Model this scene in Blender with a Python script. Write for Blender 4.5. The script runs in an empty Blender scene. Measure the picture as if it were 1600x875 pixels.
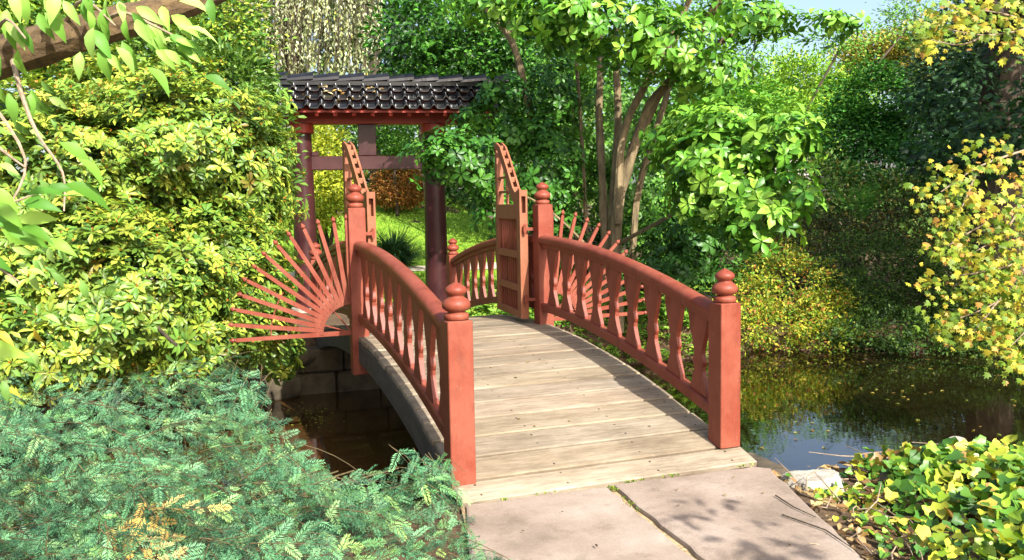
import bpy, math, random
import numpy as np
from math import sin, cos, pi, radians
rng = np.random.default_rng(11)
random.seed(5)
sc = bpy.context.scene
COL = sc.collection

# ------------------------------------------------------------------ camera
S = 1.75 / 1.30
FPX = 1336.86
CAM = np.array([-1.6312, -5.6666, 1.1773]) * S
YAW, PIT, ROLL = .348, .0883, -.018
FW = np.array([sin(YAW)*cos(PIT), cos(YAW)*cos(PIT), -sin(PIT)])
_r = np.array([cos(YAW), -sin(YAW), 0.]); _u = np.cross(_r, FW)
RT = _r*cos(ROLL) + _u*sin(ROLL)
UP = -_r*sin(ROLL) + _u*cos(ROLL)
def at(px, py, t):
    """world point t metres deep along the view at a pixel of the 1600x875 photograph (used to survey positions)"""
    return CAM + (FW + RT*(px-800)/FPX - UP*(py-437.5)/FPX)*t
def onz(px, py, z):
    d = FW + RT*(px-800)/FPX - UP*(py-437.5)/FPX
    return CAM + d*(z-CAM[2])/d[2]
cam_d = bpy.data.cameras.new('camera'); cam = bpy.data.objects.new('camera', cam_d); COL.objects.link(cam)
from mathutils import Matrix, Vector
M = Matrix(((RT[0], UP[0], -FW[0], CAM[0]), (RT[1], UP[1], -FW[1], CAM[1]), (RT[2], UP[2], -FW[2], CAM[2]), (0, 0, 0, 1)))
cam.matrix_world = M
cam_d.sensor_width = 36; cam_d.lens = FPX/1600*36; cam_d.clip_end = 2000; cam_d.clip_start = .05
sc.camera = cam

# ------------------------------------------------------------------ helpers
def lin(r, g, b):
    f = lambda c: c/12.92 if c <= .04045 else ((c+.055)/1.055)**2.4
    return (f(r/255), f(g/255), f(b/255), 1)

class MB:
    """collects polygons; build() links them as one mesh object"""
    def __init__(s): s.v = []; s.f = []; s.c = []
    def add(s, vs, fs, col=None):
        o = len(s.v); s.v += [tuple(map(float, p)) for p in vs]; s.f += [tuple(i+o for i in f) for f in fs]
        if col is not None or s.c:
            s.c += [(1, 1, 1, 1)]*(o-len(s.c)) + [tuple(col) if col is not None else (1, 1, 1, 1)]*len(vs)
    def box(s, c, d, X=(1, 0, 0), Y=(0, 1, 0), Z=(0, 0, 1), col=None, bev=0.0):
        c = np.array(c, float); X, Y, Z = map(lambda a: np.array(a, float), (X, Y, Z))
        if bev <= 0:
            vs = [c + X*sx*d[0]/2 + Y*sy*d[1]/2 + Z*sz*d[2]/2 for sz in (-1, 1) for sx, sy in ((-1, -1), (1, -1), (1, 1), (-1, 1))]
            s.add(vs, [(3, 2, 1, 0), (4, 5, 6, 7), (0, 1, 5, 4), (1, 2, 6, 5), (2, 3, 7, 6), (3, 0, 4, 7)], col); return
        b = bev; hx, hy, hz = d[0]/2, d[1]/2, d[2]/2
        rings = [(-hz, hx-b, hy-b, b*.0), (-hz+b, hx, hy, b), (hz-b, hx, hy, b), (hz, hx-b, hy-b, 0)]
        vs = []
        for z, ax, ay, q in rings:
            pts = [(-ax+b*.6, -ay), (ax-b*.6, -ay), (ax, -ay+b*.6), (ax, ay-b*.6), (ax-b*.6, ay), (-ax+b*.6, ay), (-ax, ay-b*.6), (-ax, -ay+b*.6)]
            vs += [c + X*x + Y*y + Z*z for x, y in pts]
        fs = [tuple(range(7, -1, -1)), tuple(range(24, 32))]
        for k in range(3):
            for i in range(8):
                j = (i+1) % 8; fs.append((k*8+i, k*8+j, k*8+8+j, k*8+8+i))
        s.add(vs, fs, col)
    def bar(s, a, b, w, h, up=(0, 0, 1), col=None):
        a, b = np.array(a, float), np.array(b, float); X = b-a; L = np.linalg.norm(X); X /= L
        Y = np.cross(np.array(up, float), X); Y /= np.linalg.norm(Y); Z = np.cross(X, Y)
        s.box((a+b)/2, (L, w, h), X, Y, Z, col)
    def tube(s, pts, rad, n=8, col=None, wob=0.0):
        pts = np.array(pts, float); k = len(pts)
        rad = np.array(rad, float) if np.ndim(rad) else np.full(k, rad, float)
        vs = []; fs = []
        T = np.gradient(pts, axis=0); T /= np.linalg.norm(T, axis=1)[:, None]+1e-9
        ref = np.array([0, 0, 1.]) if abs(T[0][2]) < .9 else np.array([1., 0, 0])
        A = np.cross(T[0], ref); A /= np.linalg.norm(A)
        for i in range(k):
            A = A - T[i]*(A@T[i]); A /= np.linalg.norm(A)+1e-9; B = np.cross(T[i], A)
            for j in range(n):
                a = 2*pi*j/n; rr = rad[i]*(1+wob*sin(j*2.7+i*1.3)+wob*.7*sin(j*5.1-i*2.1))
                vs.append(pts[i] + (A*cos(a)+B*sin(a))*rr)
        for i in range(k-1):
            for j in range(n):
                q = (j+1) % n; fs.append((i*n+j, i*n+q, (i+1)*n+q, (i+1)*n+j))
        fs.append(tuple(range(n-1, -1, -1))); fs.append(tuple((k-1)*n+j for j in range(n)))
        s.add(vs, fs, col)
    def lathe(s, c, prof, n=20):
        vs = []; fs = []; k = len(prof)
        for r, z in prof:
            for j in range(n): vs.append((c[0]+r*cos(2*pi*j/n), c[1]+r*sin(2*pi*j/n), c[2]+z))
        for i in range(k-1):
            for j in range(n):
                q = (j+1) % n; fs.append((i*n+j, i*n+q, (i+1)*n+q, (i+1)*n+j))
        fs.append(tuple(range(n-1, -1, -1))); fs.append(tuple((k-1)*n+j for j in range(n)))
        s.add(vs, fs)
    def prism(s, poly, O, X, Y, N, t0, t1):
        """polygon (2D) in the X,Y frame at O, swept along N from t0 to t1"""
        O, X, Y, N = (np.array(a, float) for a in (O, X, Y, N)); n = len(poly)
        vs = [O+X*p[0]+Y*p[1]+N*t0 for p in poly] + [O+X*p[0]+Y*p[1]+N*t1 for p in poly]
        fs = [tuple(range(n-1, -1, -1)), tuple(range(n, 2*n))] + [(i, (i+1) % n, n+(i+1) % n, n+i) for i in range(n)]
        s.add(vs, fs)
    def sweep(s, sec, path):
        """section [(x,z)] carried along path of (x,y,z), kept upright"""
        vs = []; fs = []; n = len(sec); k = len(path)
        for p in path: vs += [(p[0]+a, p[1], p[2]+b) for a, b in sec]
        for i in range(k-1):
            for j in range(n):
                q = (j+1) % n; fs.append((i*n+j, i*n+q, (i+1)*n+q, (i+1)*n+j))
        fs.append(tuple(range(n-1, -1, -1))); fs.append(tuple((k-1)*n+j for j in range(n)))
        s.add(vs, fs)
    def mesh(s, name, m, smooth=False):
        me = bpy.data.meshes.new(name); me.from_pydata(s.v, [], s.f)
        if s.c:
            a = me.color_attributes.new('tint', 'FLOAT_COLOR', 'POINT'); a.data.foreach_set('color', np.array(s.c, np.float32).ravel())
        me.materials.append(m)
        import bmesh as _b
        b = _b.new(); b.from_mesh(me); _b.ops.recalc_face_normals(b, faces=b.faces); b.to_mesh(me); b.free()
        if smooth: me.shade_smooth()
        return me
    def build(s, name, m, parent=None, smooth=False):
        o = bpy.data.objects.new(name, s.mesh(name, m, smooth)); COL.objects.link(o)
        if parent is not None: o.parent = parent
        return o

def tag(o, label=None, cat=None, group=None, kind=None):
    if label: o['label'] = label
    if cat: o['category'] = cat
    if group: o['group'] = group
    if kind: o['kind'] = kind
    return o
def thing(name, label, cat, group=None, loc=(0, 0, 0)):
    o = bpy.data.objects.new(name, None); COL.objects.link(o); o.location = loc; o.empty_display_size = .1
    return tag(o, label, cat, group)
def settle(root, loc):
    """put an empty at a base point while its parts, modelled in world coordinates, keep their place"""
    root.location = loc
    def sub(o, first):
        for c in o.children:
            if first: c.location = c.location - Vector(loc)
    sub(root, True)
def copy_tree(o, parent):
    c = o.copy(); COL.objects.link(c); c.parent = parent
    for ch in list(o.children): copy_tree(ch, c)
    return c

# ------------------------------------------------------------------ materials
def mat(name):
    m = bpy.data.materials.new(name); m.use_nodes = True; nt = m.node_tree
    return m, nt, nt.nodes['Principled BSDF'], nt.nodes['Material Output']
def N(nt, t, **k):
    n = nt.nodes.new(t)
    for a, b in k.items():
        if a in n.inputs.keys() if hasattr(n.inputs, 'keys') else False: n.inputs[a].default_value = b
        else: setattr(n, a, b)
    return n
def ramp(nt, fac, stops):
    r = nt.nodes.new('ShaderNodeValToRGB'); e = r.color_ramp.elements
    while len(e) < len(stops): e.new(.5)
    for i, (p, c) in enumerate(stops): e[i].position = p; e[i].color = c if len(c) == 4 else (*c, 1)
    nt.links.new(fac, r.inputs['Fac']); return r
def noise(nt, scale, detail=4, rough=.55, coord='Object', mapping=None):
    tc = nt.nodes.new('ShaderNodeTexCoord'); n = nt.nodes.new('ShaderNodeTexNoise')
    n.inputs['Scale'].default_value = scale; n.inputs['Detail'].default_value = detail; n.inputs['Roughness'].default_value = rough
    src = tc.outputs[coord]
    if mapping:
        mp = nt.nodes.new('ShaderNodeMapping'); mp.inputs['Scale'].default_value = mapping; nt.links.new(src, mp.inputs[0]); src = mp.outputs[0]
    nt.links.new(src, n.inputs['Vector']); return n
def bump(nt, height, strength, dist, bsdf, prev=None):
    b = nt.nodes.new('ShaderNodeBump'); b.inputs['Strength'].default_value = strength; b.inputs['Distance'].default_value = dist
    nt.links.new(height, b.inputs['Height'])
    if prev is not None: nt.links.new(prev.outputs[0], b.inputs['Normal'])
    nt.links.new(b.outputs[0], bsdf.inputs['Normal']); return b
def mul(nt, a, b, fac=1.0, mode='MULTIPLY'):
    x = nt.nodes.new('ShaderNodeMix'); x.data_type = 'RGBA'; x.blend_type = mode; x.inputs[0].default_value = fac
    nt.links.new(a, x.inputs[6]); nt.links.new(b, x.inputs[7]); return x.outputs[2]

def paint(name, base, worn, rough=.45, dirt=.5):
    m, nt, p, o = mat(name)
    n1 = noise(nt, 3.4, 9, .72); r1 = ramp(nt, n1.outputs[0], [(.38, base), (.60, worn)])
    n2 = noise(nt, 60, 4, .7, mapping=(1, 1, .12)); r2 = ramp(nt, n2.outputs[0], [(.3, (.74, .74, .74)), (.6, (1, 1, 1))])
    nt.links.new(mul(nt, r1.outputs[0], r2.outputs[0], dirt), p.inputs['Base Color'])
    n3 = noise(nt, 34, 5, .7); r3 = ramp(nt, n3.outputs[0], [(.63, (0, 0, 0)), (.70, (.55,)*3)])
    cc = nt.nodes.new('ShaderNodeMix'); cc.data_type = 'RGBA'; nt.links.new(r3.outputs[0], cc.inputs[0]); nt.links.new(mul(nt, r1.outputs[0], r2.outputs[0], dirt), cc.inputs[6]); cc.inputs[7].default_value = (worn[0]*1.25, worn[1]*2.2, worn[2]*2.4, 1)
    n4 = noise(nt, 7, 6, .7, mapping=(1, 1, .35)); r4 = ramp(nt, n4.outputs[0], [(.30, (.55, .52, .48)), (.46, (1, 1, 1))])
    nt.links.new(mul(nt, cc.outputs[2], r4.outputs[0], .75), p.inputs['Base Color'])
    rr = ramp(nt, n1.outputs[0], [(.3, (rough-.08,)*3), (.8, (rough+.2,)*3)]); nt.links.new(rr.outputs[0], p.inputs['Roughness']); p.inputs['Specular IOR Level'].default_value = .32
    bump(nt, n2.outputs[0], .25, .004, p)
    return m
RED = paint('red_paint', (.185, .034, .017), (.235, .062, .034), .5)
GATE = paint('brown_gate_paint', (.25, .078, .036), (.28, .11, .055), .55)  # browner, slightly lighter red for the gate frames
DRED = paint('shade_darkened_red_paint', (.034, .010, .011), (.055, .015, .014), .36)  # red-brown with the shade on columns and tie beam darkened into the base
BRED = paint('beam_red_paint', (.34, .042, .026), (.27, .045, .03), .5)  # base brightened so the beam still reads in the eave's shade

def deck_mat():
    m, nt, p, o = mat('weathered_deck_board')
    at_ = nt.nodes.new('ShaderNodeAttribute'); at_.attribute_name = 'tint'
    n1 = noise(nt, 3.0, 8, .7, mapping=(.35, 2.5, 1)); r1 = ramp(nt, n1.outputs[0], [(.28, lin(98, 85, 68)), (.5, lin(134, 120, 100)), (.75, lin(162, 152, 132))])
    n3 = noise(nt, 45, 5, .75, mapping=(.15, 1, 1)); r3 = ramp(nt, n3.outputs[0], [(.3, (.62, .60, .56)), (.58, (1, 1, 1))])
    n5 = noise(nt, 1.1, 7, .72, mapping=(1, 1.5, 1)); r5 = ramp(nt, n5.outputs[0], [(.34, (.66, .64, .62)), (.52, (1, 1, 1)), (.7, (1.1, 1.08, 1.05))])
    c = mul(nt, r1.outputs[0], at_.outputs[0]); c = mul(nt, c, r3.outputs[0], .9); c = mul(nt, c, r5.outputs[0], .9)
    tc = nt.nodes.new('ShaderNodeTexCoord'); w = nt.nodes.new('ShaderNodeTexWave'); w.bands_direction = 'Y'; w.inputs['Scale'].default_value = 11.5
    w.inputs['Distortion'].default_value = .25; w.inputs['Detail'].default_value = 1; w.inputs['Detail Scale'].default_value = 1.
    nt.links.new(tc.outputs['Object'], w.inputs['Vector'])
    rw = ramp(nt, w.outputs['Fac'], [(.08, (.66, .62, .56)), (.3, (1, 1, 1))])
    # ribs worn away in places
    n4 = noise(nt, 1.3, 3); r4 = ramp(nt, n4.outputs[0], [(.5, (.0,)*3), (.75, (.32,)*3)])
    x = nt.nodes.new('ShaderNodeMix'); x.data_type = 'RGBA'; x.blend_type = 'MULTIPLY'; nt.links.new(r4.outputs[0], x.inputs[0]); nt.links.new(c, x.inputs[6]); nt.links.new(rw.outputs[0], x.inputs[7])
    nt.links.new(x.outputs[2], p.inputs['Base Color']); p.inputs['Roughness'].default_value = .85
    b = bump(nt, w.outputs['Fac'], .10, .005, p); bump(nt, n3.outputs[0], .3, .004, p, b)
    return m
DECK = deck_mat()
def simple(name, c1, c2, scale, rough=.8, bs=.4, bd=.01, detail=6, mapping=None, spec=.5):
    m, nt, p, o = mat(name); n = noise(nt, scale, detail, .65, mapping=mapping)
    r = ramp(nt, n.outputs[0], [(.3, c1), (.7, c2)]); nt.links.new(r.outputs[0], p.inputs['Base Color'])
    p.inputs['Roughness'].default_value = rough; p.inputs['Specular IOR Level'].default_value = spec
    bump(nt, n.outputs[0], bs, bd, p); return m
STRINGER = simple('tarred_timber', lin(46, 42, 38), lin(78, 72, 64), 14, .8, .5, .01, mapping=(1, .3, 1))
BARK = simple('grey_bark', lin(80, 68, 48), lin(142, 124, 90), 16, .9, .8, .03, mapping=(1, 1, .25))
BARKD = simple('dark_bark', lin(44, 36, 28), lin(84, 70, 52), 10, .9, .9, .04, mapping=(1, 1, .3))
BARKM = simple('mottled_bough_bark', lin(58, 44, 28), lin(110, 88, 56), 22, .9, .9, .015)
TWIGM = simple('pale_twig_bark', lin(120, 100, 80), lin(165, 145, 120), 30, .8, .4, .004)
STEMY = simple('yew_twig_bark', lin(52, 50, 28), lin(92, 76, 40), 30, .8, .3, .004)
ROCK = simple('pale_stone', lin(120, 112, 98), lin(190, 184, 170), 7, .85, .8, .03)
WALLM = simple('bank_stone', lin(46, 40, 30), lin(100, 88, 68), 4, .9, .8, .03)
def tile_mat():
    m, nt, p, o = mat('black_glazed_tile'); n = noise(nt, 8, 5); r = ramp(nt, n.outputs[0], [(.35, (.004, .004, .005)), (.75, (.014, .014, .015))])
    nt.links.new(r.outputs[0], p.inputs['Base Color']); p.inputs['Roughness'].default_value = .2; bump(nt, n.outputs[0], .1, .01, p); return m
TILE = tile_mat()
def slab_mat():
    m, nt, p, o = mat('sandstone_slab')
    n1 = noise(nt, 1.6, 8, .62); r1 = ramp(nt, n1.outputs[0], [(.3, lin(112, 98, 84)), (.5, lin(144, 127, 112)), (.72, lin(164, 150, 136))])
    n2 = noise(nt, 90, 6, .75); r2 = ramp(nt, n2.outputs[0], [(.3, (.66, .64, .62)), (.52, (1, 1, 1)), (.8, (1.12, 1.1, 1.06))])
    n3 = noise(nt, 5, 7, .75); r3 = ramp(nt, n3.outputs[0], [(.34, (.64, .62, .58)), (.47, (1, 1, 1)), (.64, (1, 1, 1)), (.72, (1.16, 1.16, 1.12))])
    c = mul(nt, r1.outputs[0], r2.outputs[0], .8); c = mul(nt, c, r3.outputs[0], .7)
    nt.links.new(c, p.inputs['Base Color']); p.inputs['Roughness'].default_value = .8
    b = bump(nt, n2.outputs[0], .3, .006, p); bump(nt, n3.outputs[0], .3, .02, p, b); return m
SLAB = slab_mat()
def ground_mat():
    m, nt, p, o = mat('soil'); n1 = noise(nt, .9, 8, .7); n2 = noise(nt, 30, 6, .7)
    r1 = ramp(nt, n1.outputs[0], [(.3, lin(60, 47, 32)), (.55, lin(98, 78, 54)), (.75, lin(74, 74, 42))])
    r2 = ramp(nt, n2.outputs[0], [(.3, (.55, .5, .45)), (.7, (1.2, 1.15, 1.1))])
    nt.links.new(mul(nt, r1.outputs[0], r2.outputs[0]), p.inputs['Base Color']); p.inputs['Roughness'].default_value = .95
    bump(nt, n2.outputs[0], .8, .03, p); return m
SOIL = ground_mat()
LAWN = simple('lawn_turf', lin(88, 126, 32), lin(138, 168, 56), 3.5, .9, .8, .03, 8, spec=.1)
def water_mat():
    m, nt, p, o = mat('pond_water')
    n1 = noise(nt, 1.1, 7, .7); n2 = noise(nt, 7, 6, .75, mapping=(1, 1.8, 1))
    r1 = ramp(nt, n1.outputs[0], [(.32, (.026, .015, .006)), (.5, (.050, .028, .010)), (.68, (.050, .040, .011))])
    r2 = ramp(nt, n2.outputs[0], [(.35, (.5, .5, .5)), (.6, (1.1, 1.1, 1.0)), (.74, (1.9, 1.8, 1.5))])
    # browner, lighter base along the left arm, darker in the open pond, with weed patches
    tc = nt.nodes.new('ShaderNodeTexCoord'); sx = nt.nodes.new('ShaderNodeSeparateXYZ'); nt.links.new(tc.outputs['Object'], sx.inputs[0])
    mr = nt.nodes.new('ShaderNodeMapRange'); mr.inputs[1].default_value = -.6; mr.inputs[2].default_value = 1.6; nt.links.new(sx.outputs[0], mr.inputs[0])
    rs = ramp(nt, mr.outputs[0], [(0, (1.5, 1.35, 1.2)), (1, (.22, .25, .26))])
    nt.links.new(mul(nt, mul(nt, r1.outputs[0], r2.outputs[0]), rs.outputs[0]), p.inputs['Base Color'])
    p.inputs['Roughness'].default_value = .01; p.inputs['IOR'].default_value = 1.75; p.inputs['Specular IOR Level'].default_value = .5
    w = noise(nt, 5.5, 3, .5, mapping=(1, 1.6, 1)); w2 = noise(nt, 1.3, 2, .5)
    b = bump(nt, w.outputs[0], .022, .03, p); bump(nt, w2.outputs[0], .02, .06, p, b)
    return m
WATER = water_mat()
def leaf_mat(name, rough=.4, trans=.3, spec=.5, tcol=(1.25, 1.3, .55)):
    m, nt, p, o = mat(name)
    a = nt.nodes.new('ShaderNodeAttribute'); a.attribute_name = 'tint'
    nt.links.new(a.outputs[0], p.inputs['Base Color']); p.inputs['Roughness'].default_value = rough; p.inputs['Specular IOR Level'].default_value = spec
    t = nt.nodes.new('ShaderNodeBsdfTranslucent'); rgb = nt.nodes.new('ShaderNodeRGB'); rgb.outputs[0].default_value = (*tcol, 1)
    nt.links.new(mul(nt, a.outputs[0], rgb.outputs[0]), t.inputs[0])
    x = nt.nodes.new('ShaderNodeMixShader'); x.inputs[0].default_value = trans
    nt.links.new(p.outputs[0], x.inputs[1]); nt.links.new(t.outputs[0], x.inputs[2]); nt.links.new(x.outputs[0], o.inputs[0]); return m
LEAFG = leaf_mat('glossy_leaf', .40, .18, .32)
LEAFM = leaf_mat('thin_leaf', .5, .32, .25)
LEAFD = leaf_mat('matt_leaf', .6, .3, .25)
NEEDLE = leaf_mat('needle', .5, .08, .25)
FARLEAF = leaf_mat('far_leaf', .6, .18, .2)

# ------------------------------------------------------------------ leaf meshes (numpy)
def T4():
    return np.array([(0, 0, 0), (.5, .5, .10), (1, 0, -.06), (.5, -.5, .10)], float), [(0, 1, 2), (0, 2, 3)]
def T8(a=.3, wa=.36, b=.66, wb=.5, fold=.10, droop=.10):
    v = np.array([(0, 0, 0), (a, 0, 0.0), (b, 0, -.02), (1, 0, -droop), (a, -wa, fold), (a, wa, fold), (b, -wb, fold*.8), (b, wb, fold*.8)], float)
    return v, [(0, 1, 4), (0, 5, 1), (1, 2, 6, 4), (1, 5, 7, 2), (2, 3, 6), (2, 7, 3)]
def TC():   # curled pointed leaf for the nearest twigs
    us = [0, .16, .36, .58, .8, 1]; ws = [0, .30, .49, .44, .24, 0]; v = []; f = []
    for u, w_ in zip(us, ws):
        z = .10*math.sin(pi*u)-.24*u*u; v += [(u, -w_, z+.32*w_*.45), (u, 0, z), (u, w_, z+.30*w_*.45)]
    for k in range(5):
        a = k*3; f += [(a, a+1, a+4, a+3), (a+1, a+2, a+5, a+4)]
    return np.array(v, float), f
def TM():   # maple: five lobes round the centre
    an = [180, 140, 105, 72, 45, 24, 0, -24, -45, -72, -105, -140]
    ra = [.30, .36, .50, .28, .55, .30, .62, .30, .55, .28, .50, .36]
    v = [(.40, 0, .04)] + [(.40+r*cos(radians(t)), r*sin(radians(t)), -.05*(r > .45)) for t, r in zip(an, ra)]
    return np.array(v, float), [(0, 1+i, 1+(i+1) % 12) for i in range(12)]
def TI():   # ivy: broad five-cornered leaf
    an = [180, 130, 85, 55, 35, 0, -35, -55, -85, -130]
    ra = [.26, .52, .56, .40, .50, .62, .50, .40, .56, .52]
    v = [(.38, 0, -.07)] + [(.38+r*cos(radians(t)), r*sin(radians(t)), .02+.16*abs(sin(radians(t)))-.18*max(0, cos(radians(t)))) for t, r in zip(an, ra)]
    return np.array(v, float), [(0, 1+i, 1+(i+1) % 10) for i in range(10)]
def nrm(a): return a/(np.linalg.norm(a, axis=-1, keepdims=True)+1e-9)
def raw_mesh(name, V, F, Cc, m, parent=None, smooth=False):
    """V (n,3), F list of arrays of shape (k,3) or (k,4), Cc (n,4)"""
    me = bpy.data.meshes.new(name); V = V.astype(np.float32)
    loops = np.concatenate([f.ravel() for f in F]).astype(np.int32)
    tot = np.concatenate([np.full(len(f), f.shape[1]) for f in F]).astype(np.int32)
    me.vertices.add(len(V)); me.vertices.foreach_set('co', V.ravel())
    me.loops.add(len(loops)); me.loops.foreach_set('vertex_index', loops)
    me.polygons.add(len(tot)); st = np.concatenate([[0], np.cumsum(tot)[:-1]]).astype(np.int32); me.polygons.foreach_set('loop_start', st)
    a = me.color_attributes.new('tint', 'FLOAT_COLOR', 'POINT'); a.data.foreach_set('color', Cc.astype(np.float32).ravel())
    me.materials.append(m); me.update(calc_edges=True); me.validate()
    if smooth: me.shade_smooth()
    o = bpy.data.objects.new(name, me); COL.objects.link(o)
    if parent is not None: o.parent = parent
    return o
class LV:
    """collects leaf batches into one mesh"""
    def __init__(s): s.V = []; s.F3 = []; s.F4 = []; s.C = []; s.n = 0
    def leaves(s, P, A, Nn, L, W, C, tmpl):
        tv, tf = tmpl; n = len(P)
        if n == 0: return
        A = nrm(A); Sd = nrm(np.cross(Nn, A)); Nn = np.cross(A, Sd)
        L = np.broadcast_to(L, (n,)); W = np.broadcast_to(W, (n,))
        V = P[:, None] + A[:, None]*(tv[None, :, 0:1]*L[:, None, None]) + Sd[:, None]*(tv[None, :, 1:2]*W[:, None, None]) + Nn[:, None]*(tv[None, :, 2:3]*L[:, None, None])
        k = len(tv); base = s.n + np.arange(n)[:, None, None]*k
        for q, st in ((3, s.F3), (4, s.F4)):
            f = np.array([t for t in tf if len(t) == q])
            if len(f): st.append((f[None]+base).reshape(-1, q))
        s.V.append(V.reshape(-1, 3)); s.C.append(np.repeat(C, k, axis=0)); s.n += n*k
    def raw(s, V, faces, C):
        f = np.array(faces); (s.F3 if f.shape[1] == 3 else s.F4).append(f+s.n); s.V.append(V); s.C.append(C); s.n += len(V)
    def build(s, name, m, parent=None):
        F = ([np.concatenate(s.F3)] if s.F3 else []) + ([np.concatenate(s.F4)] if s.F4 else [])
        C = np.concatenate(s.C); C = np.concatenate([np.clip(C, 0, 1), np.ones((len(C), 1))], axis=1)
        return raw_mesh(name, np.concatenate(s.V), F, C, m, parent)
def pal(cols, n, w=None, jit=.18):
    c = np.array([lin(*k)[:3] for k in cols]); i = rng.choice(len(c), n, p=None if w is None else np.array(w)/np.sum(w))
    return c[i]*(1+rng.normal(0, jit, (n, 1))).clip(.4, 1.8)
def rdir(n): return nrm(rng.normal(size=(n, 3)))
def lumpy(lumps, n, depth=.3, back=-.35, rough=.16, floor=None):
    """points in the outer shell of a union of ellipsoids: lumps are (centre, (rx,ry,rz))"""
    Cn = np.array([l[0] for l in lumps], float); Rr = np.array([l[1] for l in lumps], float)
    ar = (Rr[:, 0]*Rr[:, 2]); i = rng.choice(len(lumps), n*5, p=ar/ar.sum()); d = rdir(n*5)
    ph = i*1.7
    nz = np.sin(d[:, 0]*5+ph)*np.sin(d[:, 2]*6+ph*1.3) + .6*np.sin(d[:, 1]*9+d[:, 2]*7+ph*2.1) + .4*np.sin(d[:, 0]*15-d[:, 2]*13+ph)
    r = (1+rough*nz)*(1-depth*rng.random(n*5)**1.3)
    P = Cn[i]+d*Rr[i]*r[:, None]
    ok = (d @ nrm(CAM-Cn.mean(0))) > back
    for k in range(len(lumps)):
        q = ((P-Cn[k])/Rr[k]); ok &= ~((np.linalg.norm(q, axis=1) < .72*(1-depth*.8)) & (i != k))
    if floor is not None: ok &= P[:, 2] > floor
    P, d, i = P[ok][:n], d[ok][:n], i[ok][:n]
    return P, nrm(d/Rr[i]), i
def L_(px, py, t, rx, ry, rd=None):
    """an ellipsoid lump: centre surveyed at a pixel and depth, radii given in pixels at that depth"""
    k = t/FPX; r = rx*k
    return (at(px, py, t), (r, (rd if rd is not None else r*.9), ry*k))
SEL, SAZ = radians(38), radians(9)
SUND = np.array([sin(SAZ)*cos(SEL), -cos(SAZ)*cos(SEL), sin(SEL)])
def crown(parent, lumps, ncl, per, ll, lw, cr, cols, m=None, tmpl=None, w=None, depth=.4, up=.5, droop=.0, back=-.35, cjit=.2, name='foliage', floor=None, rough=.16, flat=.5):
    P, D, i = lumpy(lumps, ncl, depth, back, rough, floor); n = len(P)
    cc = (1+rng.normal(0, cjit, (n, 1))).clip(.5, 1.6)
    PP = np.repeat(P, per, 0) + rng.normal(0, 1, (n*per, 3))*np.array([cr, cr, cr*flat])
    DD = np.repeat(D, per, 0)
    A = nrm(nrm(PP-np.repeat(P, per, 0))*.8 + DD*.5 + rdir(n*per)*.6 + np.array([0, 0, -droop]))
    Nn = nrm(DD*.6 + np.array([0, 0, up]) + rdir(n*per)*.55 + SUND*.15)
    C = pal(cols, n*per, w)*np.repeat(cc, per, 0)
    lv = LV(); q = rng.uniform(.7, 1.2, n*per)
    lv.leaves(PP, A, Nn, ll*q, lw*q, C, tmpl or T4())
    return lv.build(name, m or FARLEAF, parent), P
def rosettes(lv, P, D, per, ll, lw, cols, w=None, tilt=.35, jit=.15, tm=None, upb=.45, cjit=.12, tipcol=None):
    """whorls of leaves round shoot tips"""
    n = len(P); ax = nrm(D*.7+np.array([0, 0, upb])+rdir(n)*.3)
    ref = rdir(n); X = nrm(np.cross(ax, ref)); Y = np.cross(ax, X)
    szr = rng.uniform(.72, 1.25, n); cc = (1+rng.normal(0, cjit, (n, 1))).clip(.55, 1.5); mixc = pal(cols, n, w, .08)
    for k in range(per):
        a = 2*pi*k/per*1.0 + rng.uniform(0, .6, n); tl = tilt + rng.normal(0, .22, n)
        h = X*np.cos(a)[:, None]+Y*np.sin(a)[:, None]
        A = nrm(h*np.cos(tl)[:, None] + ax*np.sin(tl)[:, None]); Nn = nrm(ax*np.cos(tl)[:, None]-h*np.sin(tl)[:, None]+rdir(n)*.2)
        q = rng.uniform(.7, 1.15, n)*szr; C = (mixc*.6+pal(cols, n, w, jit)*.4)*cc
        lv.leaves(P+A*.01, A, Nn, ll*q, lw*q, C, tm or T8())
    if tipcol is not None:
        sel = rng.random(n) < .5; m_ = sel.sum()
        for k in range(3):
            lv.leaves(P[sel]+ax[sel]*.012, nrm(ax[sel]+rdir(m_)*.5), rdir(m_), ll*.32, lw*.4, pal(tipcol, m_), T4())
def limb(mb, pix, rpx0, rpx1, n=8, wob=.08, sub=4):
    """tapered limb through surveyed (px, py, depth) points, radii in pixels at each depth"""
    pts = np.array([at(*p) for p in pix]); t = np.linspace(0, 1, len(pts))
    tt = np.linspace(0, 1, (len(pts)-1)*sub+1)
    # Catmull-Rom
    out = []
    for u in tt:
        s_ = u*(len(pts)-1); i = min(int(s_), len(pts)-2); f = s_-i
        p0, p1, p2, p3 = pts[max(i-1, 0)], pts[i], pts[i+1], pts[min(i+2, len(pts)-1)]
        out.append(.5*((2*p1)+(-p0+p2)*f+(2*p0-5*p1+4*p2-p3)*f*f+(-p0+3*p1-3*p2+p3)*f**3))
    dep = np.interp(tt, t, [p[2] for p in pix]); r = (rpx0+(rpx1-rpx0)*tt)*dep/FPX
    mb.tube(out, r, n, wob=wob); return np.array(out)
def wtube(mb, pts, r0, r1, n=7, wob=.06):
    pts = np.array(pts, float); mb.tube(pts, np.linspace(r0, r1, len(pts)), n, wob=wob)

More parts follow.
